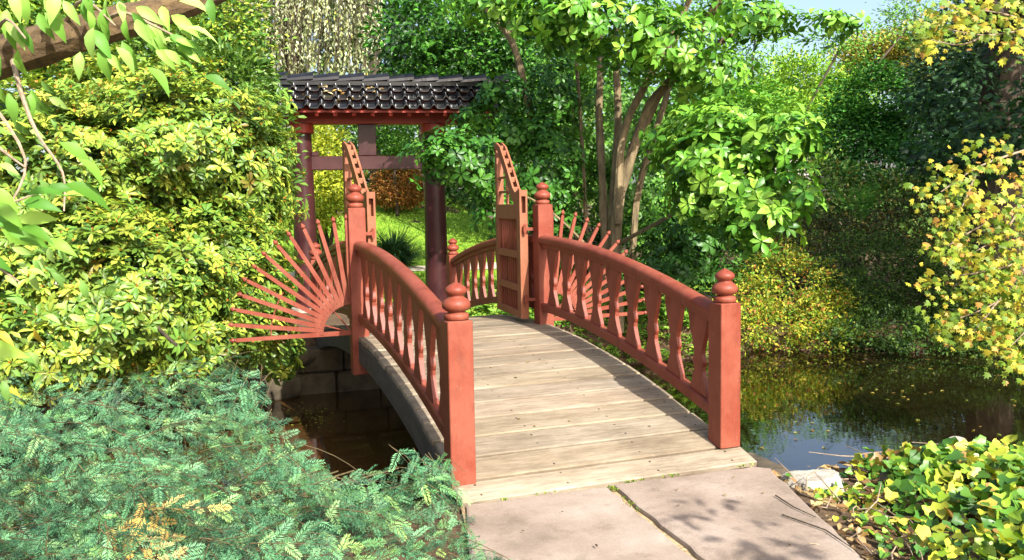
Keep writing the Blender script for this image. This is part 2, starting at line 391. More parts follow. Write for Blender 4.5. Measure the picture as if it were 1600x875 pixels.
# ------------------------------------------------------------------ terrain, water, paths
ZW = -.65
def y_near(x): return np.interp(x, [1.0, 1.35, 2.2, 3.4, 6, 8], [-3.0, -3.22, -3.10, -3.12, -2.7, -2.0])
def y_far(x): return np.interp(x, [-4.5, -2.4, -1.8, -1.25, -1.1, 4.6, 5.4, 8.2, 10, 13], [1.2, 2.3, 2.7, 2.88, 2.9, 2.95, 3.1, 1.95, 1.4, .8])
def hgt(x, y):
    x = np.asarray(x, float); y = np.asarray(y, float)
    g = np.minimum(np.minimum(y-y_near(x), y_far(x)-y), np.minimum(x+4.5, 13-x))
    base = np.clip((y-8.5)*.2, 0, 2.1)*np.clip((8.0-x)/3, .0, 1) + np.clip((y-30)*.02, 0, 3)
    base = base - np.where(y < 0, np.clip((x-.92)*.6, 0, .10)+np.clip((x-1.1)*.10, 0, .32), 0) - np.where((y > 0) & (y < 8), np.clip((x-2.5)*.10, 0, .35)*np.clip((8-y)/4, 0, 1), 0)
    base = base - np.where((y <= 0) & (y < -3.4), 0, 0)
    base = base + .025*np.sin(x*2.1+y*.7)*np.sin(y*1.9) * (np.abs(x) > 1.3)
    base = base - .05*(np.abs(x) < 1.35)*(y < 0) - .03*(np.abs(x) < 1.35)*(y > 0)*(y < 5)
    k = np.clip((g+.08)/.35, 0, 1); k = k*k*(3-2*k)
    return base*(1-k) + (-1.05)*k
def axis(lo, hi, f0, f1, st):
    fine = np.arange(f0, f1, st); a = f0-np.geomspace(.3, f0-lo, 22)[::-1]; b = f1+np.geomspace(.05, hi-f1, 26); return np.concatenate([a, fine, b])
gx = axis(-400, 400, -6, 14, .13); gy = axis(-60, 500, -6, 11, .13)
GX, GY = np.meshgrid(gx, gy); GZ = hgt(GX, GY)
nx, ny = len(gx), len(gy); idx = np.arange(nx*ny).reshape(ny, nx)
Fq = np.stack([idx[:-1, :-1], idx[:-1, 1:], idx[1:, 1:], idx[1:, :-1]], -1).reshape(-1, 4)
g_ = raw_mesh('ground', np.stack([GX, GY, GZ], -1).reshape(-1, 3), [Fq], np.ones((nx*ny, 4)), SOIL, None, True); tag(g_, kind='structure')
# lawn beyond the gate
lx = np.arange(-7, 9.1, .35); ly = np.arange(6.3, 27, .35); LX, LY = np.meshgrid(lx, ly); LZ = hgt(LX, LY)+.012
idx = np.arange(LX.size).reshape(LX.shape); Fq = np.stack([idx[:-1, :-1], idx[:-1, 1:], idx[1:, 1:], idx[1:, :-1]], -1).reshape(-1, 4)
lw_ = raw_mesh('lawn', np.stack([LX, LY, LZ], -1).reshape(-1, 3), [Fq], np.ones((LX.size, 4)), LAWN, None, True); tag(lw_, kind='structure')
mb = MB(); mb.add([(-8, -6, ZW), (16, -6, ZW), (16, 6, ZW), (-8, 6, ZW)], [(0, 1, 2, 3)]); tag(mb.build('water', WATER), kind='structure')
GPATH = simple('gravel_path', lin(150, 140, 120), lin(190, 180, 160), 40, .9, .4, .01)
mb = MB(); ys = [9.55, 10.0]
for i in range(24):
    x0, x1 = -6+i*.6, -6+(i+1)*.6
    mb.add([(x0, ys[0], hgt(x0, ys[0])+.03), (x1, ys[0], hgt(x1, ys[0])+.03), (x1, ys[1], hgt(x1, ys[1])+.03), (x0, ys[1], hgt(x0, ys[1])+.03)], [(0, 1, 2, 3)])
tag(mb.build('garden_path', GPATH), kind='structure')

def stone_slab(name, poly, zt, th, label):
    import bmesh
    me = bpy.data.meshes.new(name); b = bmesh.new()
    # densify & roughen the outline
    out = []
    for i in range(len(poly)):
        p, q = np.array(poly[i]), np.array(poly[(i+1) % len(poly)]); n = max(2, int(np.linalg.norm(q-p)/.09))
        for k in range(n):
            v = p+(q-p)*k/n; d = (q-p)/np.linalg.norm(q-p); nn = np.array([d[1], -d[0]]); out.append(v+nn*(rng.normal(0, .006) if k else 0))
    vs = [b.verts.new((p[0], p[1], zt)) for p in out]; f = b.faces.new(vs)
    ext = bmesh.ops.extrude_face_region(b, geom=[f]); top = [e for e in ext['geom'] if isinstance(e, bmesh.types.BMVert)]
    for v in vs: v.co.z = zt-th
    for v in top: v.co.z = zt
    bmesh.ops.recalc_face_normals(b, faces=b.faces)
    ed = [e for e in b.edges if all(abs(v.co.z-zt) < 1e-5 for v in e.verts)]
    bmesh.ops.bevel(b, geom=ed, offset=.014, segments=2, affect='EDGES', profile=.6)
    b.to_mesh(me); b.free(); me.materials.append(SLAB); o = bpy.data.objects.new(name, me); COL.objects.link(o)
    return tag(o, kind='structure')
stone_slab('path', [(-.93, -3.345), (-.105, -3.372), (-.16, -4.1), (-.235, -5.2), (-.25, -9), (-2.2, -9), (-1.50, -5.2), (-1.12, -4.05)], -.012, .13, '')
stone_slab('path', [(-.065, -3.375), (.86, -3.40), (.93, -3.47), (.50, -4.70), (.1, -5.8), (-.10, -9), (-.22, -9), (-.205, -5.2), (-.125, -4.1)], -.006, .13, '')
JOINT = simple('joint_sand', lin(120, 98, 62), lin(190, 168, 128), 50, .95, .6, .01)
mb = MB(); mb.add([(-.95, -3.33, -.032), (.85, -3.38, -.032), (.0, -5.8, -.032), (-1.5, -5.8, -.032)], [(0, 1, 2, 3)]); tag(mb.build('path_bed', JOINT), kind='structure')

# ------------------------------------------------------------------ the footbridge
LB = 3.0679; HB = .43
def dz(y): return HB - y*y/24.2
br = thing('footbridge', 'arched red wooden footbridge with open gates, turned finials and sunburst side guards over the pond', 'footbridge')
# deck: planks laid across
mb = MB(); y = -3.30; k = 0
edges = [-3.30]; 
while edges[-1] < 3.25: edges.append(edges[-1]+(.235 if len(edges) > 1 else .20)+random.uniform(-.008, .008))
for a, b in zip(edges[:-1], edges[1:]):
    ym = (a+b)/2; sl = -2*ym/24.2; X = np.array([1., 0, 0]); Y = np.array([0, 1, sl])/math.sqrt(1+sl*sl); Z = np.cross(X, Y)
    c = 1+random.uniform(-.16, .10); t = (c, c*random.uniform(.97, 1.0), c*random.uniform(.92, 1.0), 1)
    if a < -3.29 or b > 3.2: t = (1.22, 1.24, 1.26, 1)
    wx = (1.90 if a < -3.29 else 1.83)
    mb.box((random.uniform(-.006, .006)+(.01 if a < -3.29 else 0), ym, dz(ym)-.022+random.uniform(-.0015, .0015)), (wx, (b-a)/1.0-.017, .044), X, Y, Z, t, .007)
    for sx_ in (-.82, -.3, .3, .82):   # screw heads over the joists
        for f_ in (.25, .75):
            yy = a+(b-a)*f_; mb.box((sx_+random.uniform(-.012, .012), yy+random.uniform(-.008, .008), dz(yy)+.0005), (.011, .011, .003), X, Y, Z, (.22, .20, .18, 1))
mb.build('deck', DECK, br)
for sx in (-1, 1):
    mb = MB(); path = [(sx*.875, y, dz(y)-.045) for y in np.linspace(-3.2, 3.2, 29)]
    mb.sweep([(-.045, 0), (.045, 0), (.045, -.18), (-.045, -.18)], path); mb.build('side_beam', STRINGER, br)
    mb = MB(); path = [(sx*.3, y, dz(y)-.05) for y in np.linspace(-3.2, 3.2, 29)]
    mb.sweep([(-.04, 0), (.04, 0), (.04, -.2), (-.04, -.2)], path); mb.build('joist', STRINGER, br)
PROF = [(.058, 0), (.070, .006), (.070, .026), (.066, .036), (.050, .041), (.046, .047), (.060, .052), (.077, .066), (.081, .084), (.077, .100), (.060, .118), (.044, .128), (.040, .134), (.048, .141), (.060, .155), (.062, .168), (.055, .182), (.036, .196), (.018, .205), (.006, .212), (.001, .214)]
fin_me = None
def post(x, y, z0, z1, w=.145):
    global fin_me
    mb = MB(); mb.box((x, y, (z0+z1)/2), (w, w, z1-z0), bev=.007); p = mb.build('post', RED, br)
    if fin_me is None:
        f = MB(); f.lathe((0, 0, 0), PROF, 24); fin_me = f.mesh('finial', RED, True)
    o = bpy.data.objects.new('finial', fin_me); COL.objects.link(o); o.parent = p; o.location = (x, y, z1)
    return p
for sx in (-1, 1):
    post(sx*.875, -LB, dz(LB)-.01 if sx > 0 else -.02, .949)
    post(sx*.875, LB, -.02, .949)
    p = post(sx*.895, 0, .09, 1.579, .15)
# rails and balusters
HSEC = [(-.030, -.075), (.030, -.075), (.034, -.035), (.054, -.028), (.058, -.010), (.056, .016), (.042, .034), (.018, .044), (-.018, .044), (-.042, .034), (-.056, .016), (-.058, -.010), (-.054, -.028), (-.034, -.035)]
BSEC = [(-.036, 0), (.036, 0), (.036, .062), (.028, .074), (-.028, .074), (-.036, .062)]
def bal_half(s):   # half width down the board, s = 0 at the top
    return float(np.interp(s, [0, .06, .12, .22, .34, .44, .50, .55, .60, .64, .70, .76, .84, .92, 1], [.106, .110, .104, .090, .066, .046, .042, .056, .060, .047, .046, .060, .078, .098, .106]))
BH = .58
prof = [(bal_half(s), -BH*s) for s in np.linspace(0, 1, 40)]
poly = prof + [(-a, b) for a, b in reversed(prof)]
mb = MB(); mb.prism(poly, (0, 0, 0), (0, 1, 0), (0, 0, 1), (1, 0, 0), -.017, .017); BALM = mb.mesh('baluster', RED)
for sx in (-1, 1):
    for sy in (-1, 1):
        ys = np.linspace(.06, LB-.065, 22)*sy
        mb = MB(); mb.sweep(HSEC, [(sx*.875, y, dz(y)+.812+ .0) for y in ys]); o = mb.build('handrail', RED, br, True)
        o.data.set_sharp_from_angle(angle=radians(35))
        mb = MB(); mb.sweep(BSEC, [(sx*.875, y, dz(y)+.135) for y in ys]); mb.build('bottom_rail', RED, br)
        for k in range(9):
            y = (.285+k*.3125)*sy
            b = bpy.data.objects.new('baluster', BALM); COL.objects.link(b); b.parent = br; b.location = (sx*.875, y, dz(y)+.812-.055); b.rotation_euler = (0, 0, random.uniform(-.02, .02))
# sunburst side guards at the crown of the arch
for sx in (-1, 1):
    cx, cz, yy = sx*.962, .470, -.02
    def pt(r, a): return np.array([cx+sx*r*cos(a), yy, cz+r*sin(a)])
    mb = MB()
    n = 18
    for i in range(n):
        a, b = radians(90)*i/n, radians(90)*(i+1)/n; mb.bar(pt(.27, a), pt(.27, b+.01), .03, .035, up=(0, 1, 0))
    fan = mb.build('sunburst_guard', RED, br)
    rod = MB()
    for i in range(10):
        a, b = radians(34)*i/10, radians(34)*(i+1)/10; rod.tube([pt(.70, a), pt(.70, b)], .006, 5)
    rod.build('brace_rod', RED, fan)
    for a in (18, 52):
        r2 = MB(); r2.tube([pt(.02, radians(a)), pt(.27, radians(a))], .007, 5); r2.build('brace_rod', RED, fan)
    for i in range(13):
        a = radians(min(7.5*i, 89)); r = MB(); R1 = 1.0+random.uniform(-.012, .012)
        p0 = pt(.27 if i else .0, a); p1 = pt(R1, a)
        d = (p1-p0)/np.linalg.norm(p1-p0); q = np.array([-d[2], 0, d[0]]); yv = np.array([0, 1., 0])
        w0, w1 = .021, .015
        vs = []
        for P_, w_ in ((p0, w0), (p1, w1)):
            vs += [P_+q*w_-yv*.011, P_-q*w_-yv*.011, P_-q*w_+yv*.011, P_+q*w_+yv*.011]
        r.add(vs, [(0, 1, 2, 3), (4, 5, 6, 7), (0, 1, 5, 4), (1, 2, 6, 5), (2, 3, 7, 6), (3, 0, 4, 7)])
        # turned tip: neck, bud, point
        pr = [(.009, 0), (.010, .008), (.020, .018), (.021, .028), (.013, .042), (.003, .056)]
        r.tube([p1+d*z for _, z in pr], [rr for rr, _ in pr], 8)
        r.build('ray', RED, fan)
# gate leaves
def gate_leaf(sx):
    hx, hy = sx*.735, .09; ex, ey = sx*.80, 1.0
    U = np.array([ex-hx, ey-hy, 0]); WL = np.linalg.norm(U); U /= WL; V = np.array([-U[1], U[0], 0]); Z = np.array([0, 0, 1.])
    O = np.array([hx, hy, 0]); zb = .475
    def P(u, v, z): return O+U*u+V*v+Z*z
    th = .078
    mb = MB()
    def pan(poly, v0, v1): mb.prism(poly, O, U, Z, V, v0, v1)
    st = .11
    zlow, ztop, zr = 1.72, 2.22, 1.50
    # low (hinge) stile, built of two skins with a slot at its head
    pan([(0, zb), (st, zb), (st, 1.50), (0, 1.50)], -th/2, th/2)
    for v in (-1, 1): pan([(0, 1.50), (.09, 1.50), (.09, zlow), (0, zlow)], v*th/2-(.018 if v > 0 else 0), v*th/2+(.018 if v < 0 else 0))
    pan([(0, 1.66), (.09, 1.66), (.09, zlow-.002), (0, zlow-.002)], -th/2+.018, th/2-.018)
    pan([(.072, 1.50), (.09, 1.50), (.09, 1.66), (.072, 1.66)], -th/2+.018, th/2-.018)
    # tall stile
    pan([(WL-st*.9, zb), (WL, zb), (WL, zr), (WL-st*.9, zr)], -th/2, th/2)
    pan([(WL-.075, zr), (WL, zr), (WL, ztop-.02), (WL-.075, ztop-.12)], -th/2+.004, th/2-.004)
    # rails
    for a, b in ((zb, .545), (.735, .80), (1.06, 1.13), (1.44, 1.585)):
        pan([(st, a), (WL-st*.9, a), (WL-st*.9, b), (st, b)], -th/2+.002, th/2-.002)
    # raking head: two skins with a slot and rungs between
    c0 = [(.09, 1.585), (.20, 1.585), (.30, 1.655), (.44, 1.80), (.60, 1.965), (.76, 2.12), (WL-.07, ztop-.05)]
    top = [(.09, 1.715), (.16, 1.70), (.24, 1.745), (.38, 1.885), (.54, 2.04), (.70, 2.18), (WL-.075, ztop+.01), (WL, ztop)]
    pl = c0+[(WL, ztop-.06)]+list(reversed(top))
    for v in (-1, 1): pan(pl, v*th/2-(.019 if v > 0 else 0), v*th/2+(.019 if v < 0 else 0))
    for i in range(1, 7):
        f = i/7; a = (np.interp(f, [0, 1], [.16, WL-.05])); zt = np.interp(a, [p[0] for p in top], [p[1] for p in top])
        mb.box(P(a, 0, zt-.035), (.03, th-.04, .05), U, V, Z)
    mb.box(P(WL-.02, 0, ztop-.04), (.035, th-.04, .06), U, V, Z)
    # small rails in the triangular light
    pan([(.36, 1.70), (WL-.075, 1.70), (WL-.075, 1.725), (.38, 1.725)], -.014, .014)
    pan([(.50, 1.85), (WL-.075, 1.85), (WL-.075, 1.873), (.52, 1.873)], -.014, .014)
    pan([(.55, 1.585), (.575, 1.585), (.575, 1.92), (.55, 1.90)], -.012, .012)
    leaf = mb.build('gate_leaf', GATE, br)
    sm = MB()
    for a, b in ((.545, .735), (.80, 1.06), (1.13, 1.44)):
        for k in range(9):
            u = st+.035+k*(WL-st*1.9-.07)/8; sm.box(P(u, 0, (a+b)/2), (.028, .024, b-a+.004), U, V, Z)
    sm.build('slat_panel', RED, leaf)
    for z in (.62, 1.30):
        hm = MB(); hm.tube([P(-.035, 0, z), P(-.035, 0, z+.09)], .013, 8); hm.box(P(-.02, 0, z+.045), (.05, .03, .05), U, V, Z)
        pz = np.array([sx*.835, .045, z+.045]); hm.bar(P(-.03, 0, z+.045), pz, .025, .03)
        hm.build('hinge', RED, leaf)
gate_leaf(-1); gate_leaf(1)

# stone abutments carrying the ends of the bridge
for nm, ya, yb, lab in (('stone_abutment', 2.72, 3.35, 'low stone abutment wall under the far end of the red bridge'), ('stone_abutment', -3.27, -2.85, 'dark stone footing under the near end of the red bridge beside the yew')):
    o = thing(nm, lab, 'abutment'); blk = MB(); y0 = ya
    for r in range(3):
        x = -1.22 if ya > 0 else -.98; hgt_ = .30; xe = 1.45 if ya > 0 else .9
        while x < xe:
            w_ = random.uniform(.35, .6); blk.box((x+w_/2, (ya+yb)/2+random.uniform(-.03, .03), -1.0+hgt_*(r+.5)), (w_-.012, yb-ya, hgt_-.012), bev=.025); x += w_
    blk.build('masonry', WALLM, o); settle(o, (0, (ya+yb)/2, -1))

# ------------------------------------------------------------------ the roofed gate
gt = thing('roofed_gate', 'tall dark red garden gateway with round columns and black glazed tile roof beyond the bridge', 'gateway')
ang = radians(-9); GO = np.array([.32, 5.62, 0]); gX = np.array([cos(ang), sin(ang), 0]); gY = np.array([-sin(ang), cos(ang), 0]); gZ = np.array([0, 0, 1.])
def G(x, y, z): return GO+gX*x+gY*y+gZ*z
for x in (-1.02, .985):
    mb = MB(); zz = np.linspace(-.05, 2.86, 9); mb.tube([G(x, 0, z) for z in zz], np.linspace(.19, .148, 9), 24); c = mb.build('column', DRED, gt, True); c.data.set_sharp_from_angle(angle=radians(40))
    f = MB(); f.tube([G(x, 0, z) for z in (2.70, 2.71, 2.84, 2.85)], [.175, .19, .19, .175], 24); f.build('collar', BRED, c)
    f = MB(); f.tube([G(x, 0, z) for z in (-.08, .06)], [.27, .25], 20); f.build('stone_base', ROCK, c)
mb = MB(); mb.box(G(.12, 0, 2.945), (2.95, .24, .20), gX, gY, gZ, bev=.01); mb.build('top_beam', BRED, gt)
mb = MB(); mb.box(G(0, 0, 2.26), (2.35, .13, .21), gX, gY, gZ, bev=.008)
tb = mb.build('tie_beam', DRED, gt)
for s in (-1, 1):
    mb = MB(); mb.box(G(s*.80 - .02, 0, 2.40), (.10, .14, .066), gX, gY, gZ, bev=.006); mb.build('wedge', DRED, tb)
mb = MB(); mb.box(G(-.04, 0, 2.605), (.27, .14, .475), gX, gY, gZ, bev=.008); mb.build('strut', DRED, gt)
# roof
x0, x1 = -1.56, 2.14; zr, ze, dy = 3.45, 3.00, .60
rm = MB(); per = .205; ncol = int((x1-x0)/per); ncr = 3
for side in (-1, 1):
    for r in range(ncr):
        ya, yb = dy*r/ncr, dy*(r+1)/ncr+.035
        za, zb_ = zr-(zr-ze)*r/ncr+.004, zr-(zr-ze)*(r+1)/ncr+.040
        xs = []; hs = []
        for c in range(ncol):
            for f in np.linspace(0, 1, 12, endpoint=False):
                xs.append(x0+(c+f)*per)
                hs.append(.050*max(0, 1-((f-.20)/.16)**2)**.5 if abs(f-.20) < .16 else -.008*math.sin(pi*((f-.36) % 1)/.68))
        jit = [random.uniform(-.006, .006) for _ in range(ncol+1)]
        top = [G(x, side*ya, za+h) for x, h in zip(xs, hs)]; bot = [G(x, side*(yb+jit[i//12]), zb_+h) for i, (x, h) in enumerate(zip(xs, hs))]
        lip = [p-gZ*.018 for p in bot]; n = len(xs)
        rm.add(top+bot+lip, [(i, i+1, n+i+1, n+i) for i in range(n-1)]+[(n+i, n+i+1, 2*n+i+1, 2*n+i) for i in range(n-1)])
roof = rm.build('roof', TILE, gt, True); roof.data.set_sharp_from_angle(angle=radians(50))
mb = MB()
for s in (-1, 1):
    mb.add([G(x0+.06, 0, zr-.035), G(x1-.06, 0, zr-.035), G(x1-.06, s*(dy-.06), ze-.0), G(x0+.06, s*(dy-.06), ze-.0), G(x0+.06, 0, zr-.06), G(x1-.06, 0, zr-.06), G(x1-.06, s*(dy-.06), ze-.03), G(x0+.06, s*(dy-.06), ze-.03)],
           [(0, 1, 2, 3), (4, 5, 6, 7), (0, 1, 5, 4), (1, 2, 6, 5), (2, 3, 7, 6), (3, 0, 4, 7)])
mb.build('roof_boarding', BRED, roof)
for s in (-1, 1):   # rafter ends under the eaves
    for k in range(12):
        x = x0+.25+k*.27; mb = MB(); mb.bar(G(x, s*.06, zr-.12), G(x, s*(dy-.09), ze-.06), .055, .05); mb.build('rafter', BRED, roof)
rd = MB(); nt_ = 10
for k in range(nt_):
    a = x0-.03+k*(x1-x0+.06)/nt_; b = a+(x1-x0+.06)/nt_+.03
    vs = []
    for x, s in ((a, 0), (b, .05)):
        for j in range(9):
            t = pi*j/8; vs.append(G(x, cos(t)*(.115+s*.3), zr+.03+s*.6+sin(t)*(.095+s*.6)))
    for x, s in ((a, 0), (b, .05)): vs.append(G(x, 0, zr+.0))
    fs = [(i, i+1, 9+i+1, 9+i) for i in range(8)] + [tuple(range(9)), tuple(range(9, 18))]
    rd.add(vs, fs)
rd.box(G((x0+x1)/2, 0, zr+.005), (x1-x0-.02, .20, .06), gX, gY, gZ)
rd.build('ridge_tiles', TILE, roof)
ec = MB(); ec.box(G(x0-.07, 0, zr+.07), (.06, .26, .24), gX, gY, gZ, bev=.03); ec.build('ridge_end', ROCK, roof)
settle(gt, tuple(GO))
# dead leaves lying on the roof
lv = LV(); n = 34; xx = rng.uniform(-1.3, .3, n); yy = -rng.uniform(.12, .5, n)
P = np.array([G(x, y, zr-(zr-ze)*(-y)/dy+.055) for x, y in zip(xx, yy)])
lv.leaves(P, nrm(rdir(n)*np.array([1, 1, .2])), nrm(np.array([0, -.5, 1])+rdir(n)*.3), .085, .05, pal([(200, 180, 140), (170, 140, 80), (140, 110, 60)], n), T8())
tag(lv.build('fallen_leaves', LEAFD), kind='stuff')

# ------------------------------------------------------------------ rhododendron at left
rh = thing('rhododendron_bush', 'huge sunlit rhododendron with yellow-green whorled leaves filling the left side', 'bush')
RL = [L_(120, 300, 8.0, 190, 150, 1.0), L_(290, 240, 8.5, 150, 130, 1.0), L_(382, 285, 8.9, 74, 108, .8), L_(180, 450, 7.5, 190, 130, .9), L_(330, 410, 8.3, 105, 100, .8),
      L_(60, 540, 7.0, 170, 80, .6), L_(300, 520, 7.9, 130, 70, .6), L_(395, 450, 8.5, 60, 90, .7), L_(-120, 380, 7.6, 170, 220, .9), L_(200, 180, 9.2, 150, 80, .9), L_(425, 535, 8.5, 40, 40, .3), L_(440, 565, 8.9, 26, 26, .25)]
P, D, i = lumpy(RL, 8200, .32, -.15, .21, floor=-.45)
lv = LV()
RC = [(120, 146, 48), (148, 166, 58), (172, 176, 66), (98, 132, 50), (192, 184, 78), (78, 114, 46), (140, 104, 50)]
rosettes(lv, P, D, 9, .090, .033, RC, [3, 2.4, 1.2, 3.4, .4, 2.8, .16], tilt=.22, cjit=.2, tm=T8(.3, .34, .68, .5, .07, .14), tipcol=[(190, 110, 50), (200, 130, 60), (170, 150, 60)])
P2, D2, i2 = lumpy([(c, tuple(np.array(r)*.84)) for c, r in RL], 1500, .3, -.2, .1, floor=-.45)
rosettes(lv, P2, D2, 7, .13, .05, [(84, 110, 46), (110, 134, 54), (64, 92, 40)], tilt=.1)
lv.build('foliage', LEAFG, rh)
mb = MB(); base = np.array([-3.6, 1.6, -.1])
for c, r in RL[:9]:
    c = np.array(c); m_ = (base+c)/2+np.array([0, 0, .25]); wtube(mb, [base+rng.normal(0, .15, 3)*[1, 1, .1], m_, c, c+rng.normal(0, .3, 3)-np.array([0, r[1]*.6, 0])], .05, .012)
for k in range(120):
    p = P[rng.integers(len(P))]; q = p - np.array([0, -.45, .25])+rng.normal(0, .12, 3); wtube(mb, [q, (p+q)/2+rng.normal(0, .05, 3), p], .009, .005, 5)
mb.build('branches', BARKD, rh); settle(rh, tuple(base))
# darker leaved bush beside the gate
rb = thing('laurel_bush', 'darker green bush with small leaves beside the left gate column under the roof end', 'bush')
crown(rb, [L_(375, 140, 11.2, 50, 50, .6), L_(424, 240, 10.9, 24, 90, .5), L_(330, 110, 11.4, 90, 40, .6), L_(250, 90, 11.6, 110, 40, .6)], 700, 8, .11, .042, .09, [(56, 88, 32), (84, 118, 40), (104, 134, 52)], LEAFG, T8(), up=.6)
mb = MB(); b0 = np.array([-1.6, 3.3, 0.]); wtube(mb, [b0, b0+[.0, .1, .9], at(420, 220, 11.2), at(410, 130, 11.3)], .05, .015); wtube(mb, [b0, b0+[-.3, .1, 1.2], at(330, 110, 11.5)], .04, .012); mb.build('stem', BARKD, rb); settle(rb, tuple(b0))

# ------------------------------------------------------------------ yew in the foreground
yw = thing('yew_shrub', 'spreading blue-green yew with flat needle sprays and one browned patch in the near corner', 'shrub')
def twig_template(n=22, L=.15):
    """a shoot of two-ranked needles on a thin stem, along +x"""
    V = []; F = []
    for k in range(n):
        s = -1 if k % 2 else 1; x = L*(.05+.95*k/n); ln = .035*(1-.45*(k/n)**3)*rng.uniform(.8, 1.1); a = radians(rng.uniform(42, 62)*(1-.35*k/n)); w = .0027
        d = np.array([cos(a), s*sin(a), rng.uniform(-.05, .35)]); p = np.array([x, 0, 0]); q = np.cross(d, [0, 0, 1]); q /= np.linalg.norm(q)
        o = len(V); V += [p-q*w*.6, p+d*ln*.5-q*w*1.15+[0, 0, .001], p+d*ln, p+d*ln*.5+q*w*1.15+[0, 0, .001]]; F.append((o, o+1, o+2, o+3))
    return np.array(V), np.array(F), n
YC = [(84, 134, 92), (106, 154, 108), (64, 108, 74), (132, 168, 106), (48, 86, 60)]
lv = LV(); TW = [twig_template() for _ in range(10)]
def rotm(X, Nn):
    X = X/np.linalg.norm(X); Y = np.cross(Nn, X); Y /= np.linalg.norm(Y); Z = np.cross(X, Y); return np.stack([X, Y, Z], 0)
stems = MB()
def yew_top(px):   # outline of the shrub against the water, read across the photograph
    return np.interp(px, [-80, 0, 150, 230, 300, 385, 405, 425, 450, 480, 519, 545, 590, 640, 690, 730, 770], [575, 585, 590, 580, 562, 572, 600, 655, 676, 708, 752, 745, 722, 694, 698, 790, 880])
YB = np.array([-2.75, -3.3, -.1]); YST = MB()
def spray(P0, ax, Np, length, tint, brown=False):
    """one flattened branch: a curved axis in the plane of Np with side shoots both ways"""
    ax = nrm(ax-Np*(ax@Np)); Sd = np.cross(Np, ax); step = .040; nseg = int(length/step); wv = rng.normal(0, 1, 2)
    f_ = np.arange(nseg+1)/nseg; s_ = f_*length
    pts = P0+ax*s_[:, None]+Np*((.10*s_-.34*s_*s_/length*.8)[:, None])+Sd*(.03*wv[0]*np.sin(f_*3))[:, None]
    YST.tube(pts[::2], np.linspace(.0026, .0010, len(pts[::2])), 4)
    for k in range(1, nseg+1):
        T = nrm(pts[k]-pts[k-1]); f = k/nseg; s = -1 if k % 2 else 1
        for side in ([s] if k < nseg else [0]):
            a = radians(rng.uniform(36, 62))*side; d = T*cos(a)+Sd*sin(a)+Np*rng.normal(.04, .16)
            Nn = Np+rng.normal(0, .2, 3); V, F, n = TW[rng.integers(10)]; sc_ = (1.0-.55*f)*rng.uniform(.55, 1.0) if side else .7
            W = (V*np.array([sc_, .6+.4*sc_, 1.])) @ rotm(d, Nn) + pts[k]
            wm = W.mean(0)-CAM; wx, wy = 800+FPX*(wm@RT)/(wm@FW), 437.5-FPX*(wm@UP)/(wm@FW)
            if wy < yew_top(wx)+rng.normal(-3, 5): continue
            c = np.array(lin(*(YC[rng.choice(5, p=[.30, .24, .26, .08, .12])] if not brown else [(206, 176, 96), (220, 192, 122), (186, 148, 76)][rng.integers(3)]))[:3])*min(tint, 1.1)*rng.uniform(.75, 1.2)
            cc = np.repeat(c[None], len(V), 0)*(1+.10*rng.normal(size=(len(V)//4, 1)).repeat(4, 0))
            if f > .75 and not brown: cc = cc*np.array([1.3, 1.2, .85])
            lv.raw(W, F, cc)
def yew_depth(px, py): # the mound's surface, nearer towards the bottom of the picture
    return np.interp(py, [550, 600, 700, 800, 900, 1000], [5.15, 4.9, 4.3, 3.85, 3.45, 3.1])+np.clip((px-520)/220, 0, 1)*.38-.10*np.sin(px*.021+py*.013)-.07*np.sin(px*.047-py*.031)
for layer in range(4):
    for py0 in np.arange(572, 1040, 24):
        for px0 in np.arange(-70, 790, 46):
            px = px0+rng.uniform(-30, 30); py = py0+rng.uniform(-16, 16)
            if py < yew_top(px)+(6, 10, 16, 24)[layer]: continue
            if layer < 2 and py > yew_top(px)+30 and sin(px*.045+py*.02)+sin(py*.06-px*.028)+rng.normal(0, .35) < -.25: continue
            t = yew_depth(px, py)+rng.normal(0, .06)+(0, .13, .28, .46)[layer]
            P0 = at(px, py, t); Np = nrm(nrm(CAM-P0)*.75+np.array([0, 0, .75])+rng.normal(0, .42, 3))
            fl = sin(px*.009+py*.007)+.7*sin(px*.021-py*.013+1); ang_ = .35+.6*fl+rng.normal(0, .42); ax = RT*cos(ang_)-UP*.55*sin(ang_)+FW*.25*rng.normal()
            br_ = ((px-258)/42)**2+((py-832)/36)**2 < 1 and layer < 3 and rng.random() < .75
            ln = rng.uniform(.24, .46); e = P0+ax*ln*.6; v_ = e-CAM; ex = 800+FPX*(v_@RT)/(v_@FW); ey = 437.5-FPX*(v_@UP)/(v_@FW)
            if ey < yew_top(ex)+4: ln *= .55; ax = ax*.5-UP*.6
            tint = rng.choice([.5, .72, .95, 1.15, 1.4])*(1, .95, .9, .85)[layer]  # deeper layers tinted darker: shade between the sprays put into the colour
            spray(P0-nrm(ax)*ln*.45, nrm(ax), Np, ln, tint, br_)
lv.build('foliage', NEEDLE, yw)
for k in range(16):
    e = at(rng.uniform(0, 640), rng.uniform(700, 860), 5.1)-np.array([0, 0, .1]); e[2] = max(e[2], .03); wtube(YST, [YB, (YB+e)/2+[0, 0, .05], e], .016, .005, 6)
YST.build('branches', STEMY, yw); settle(yw, tuple(YB))

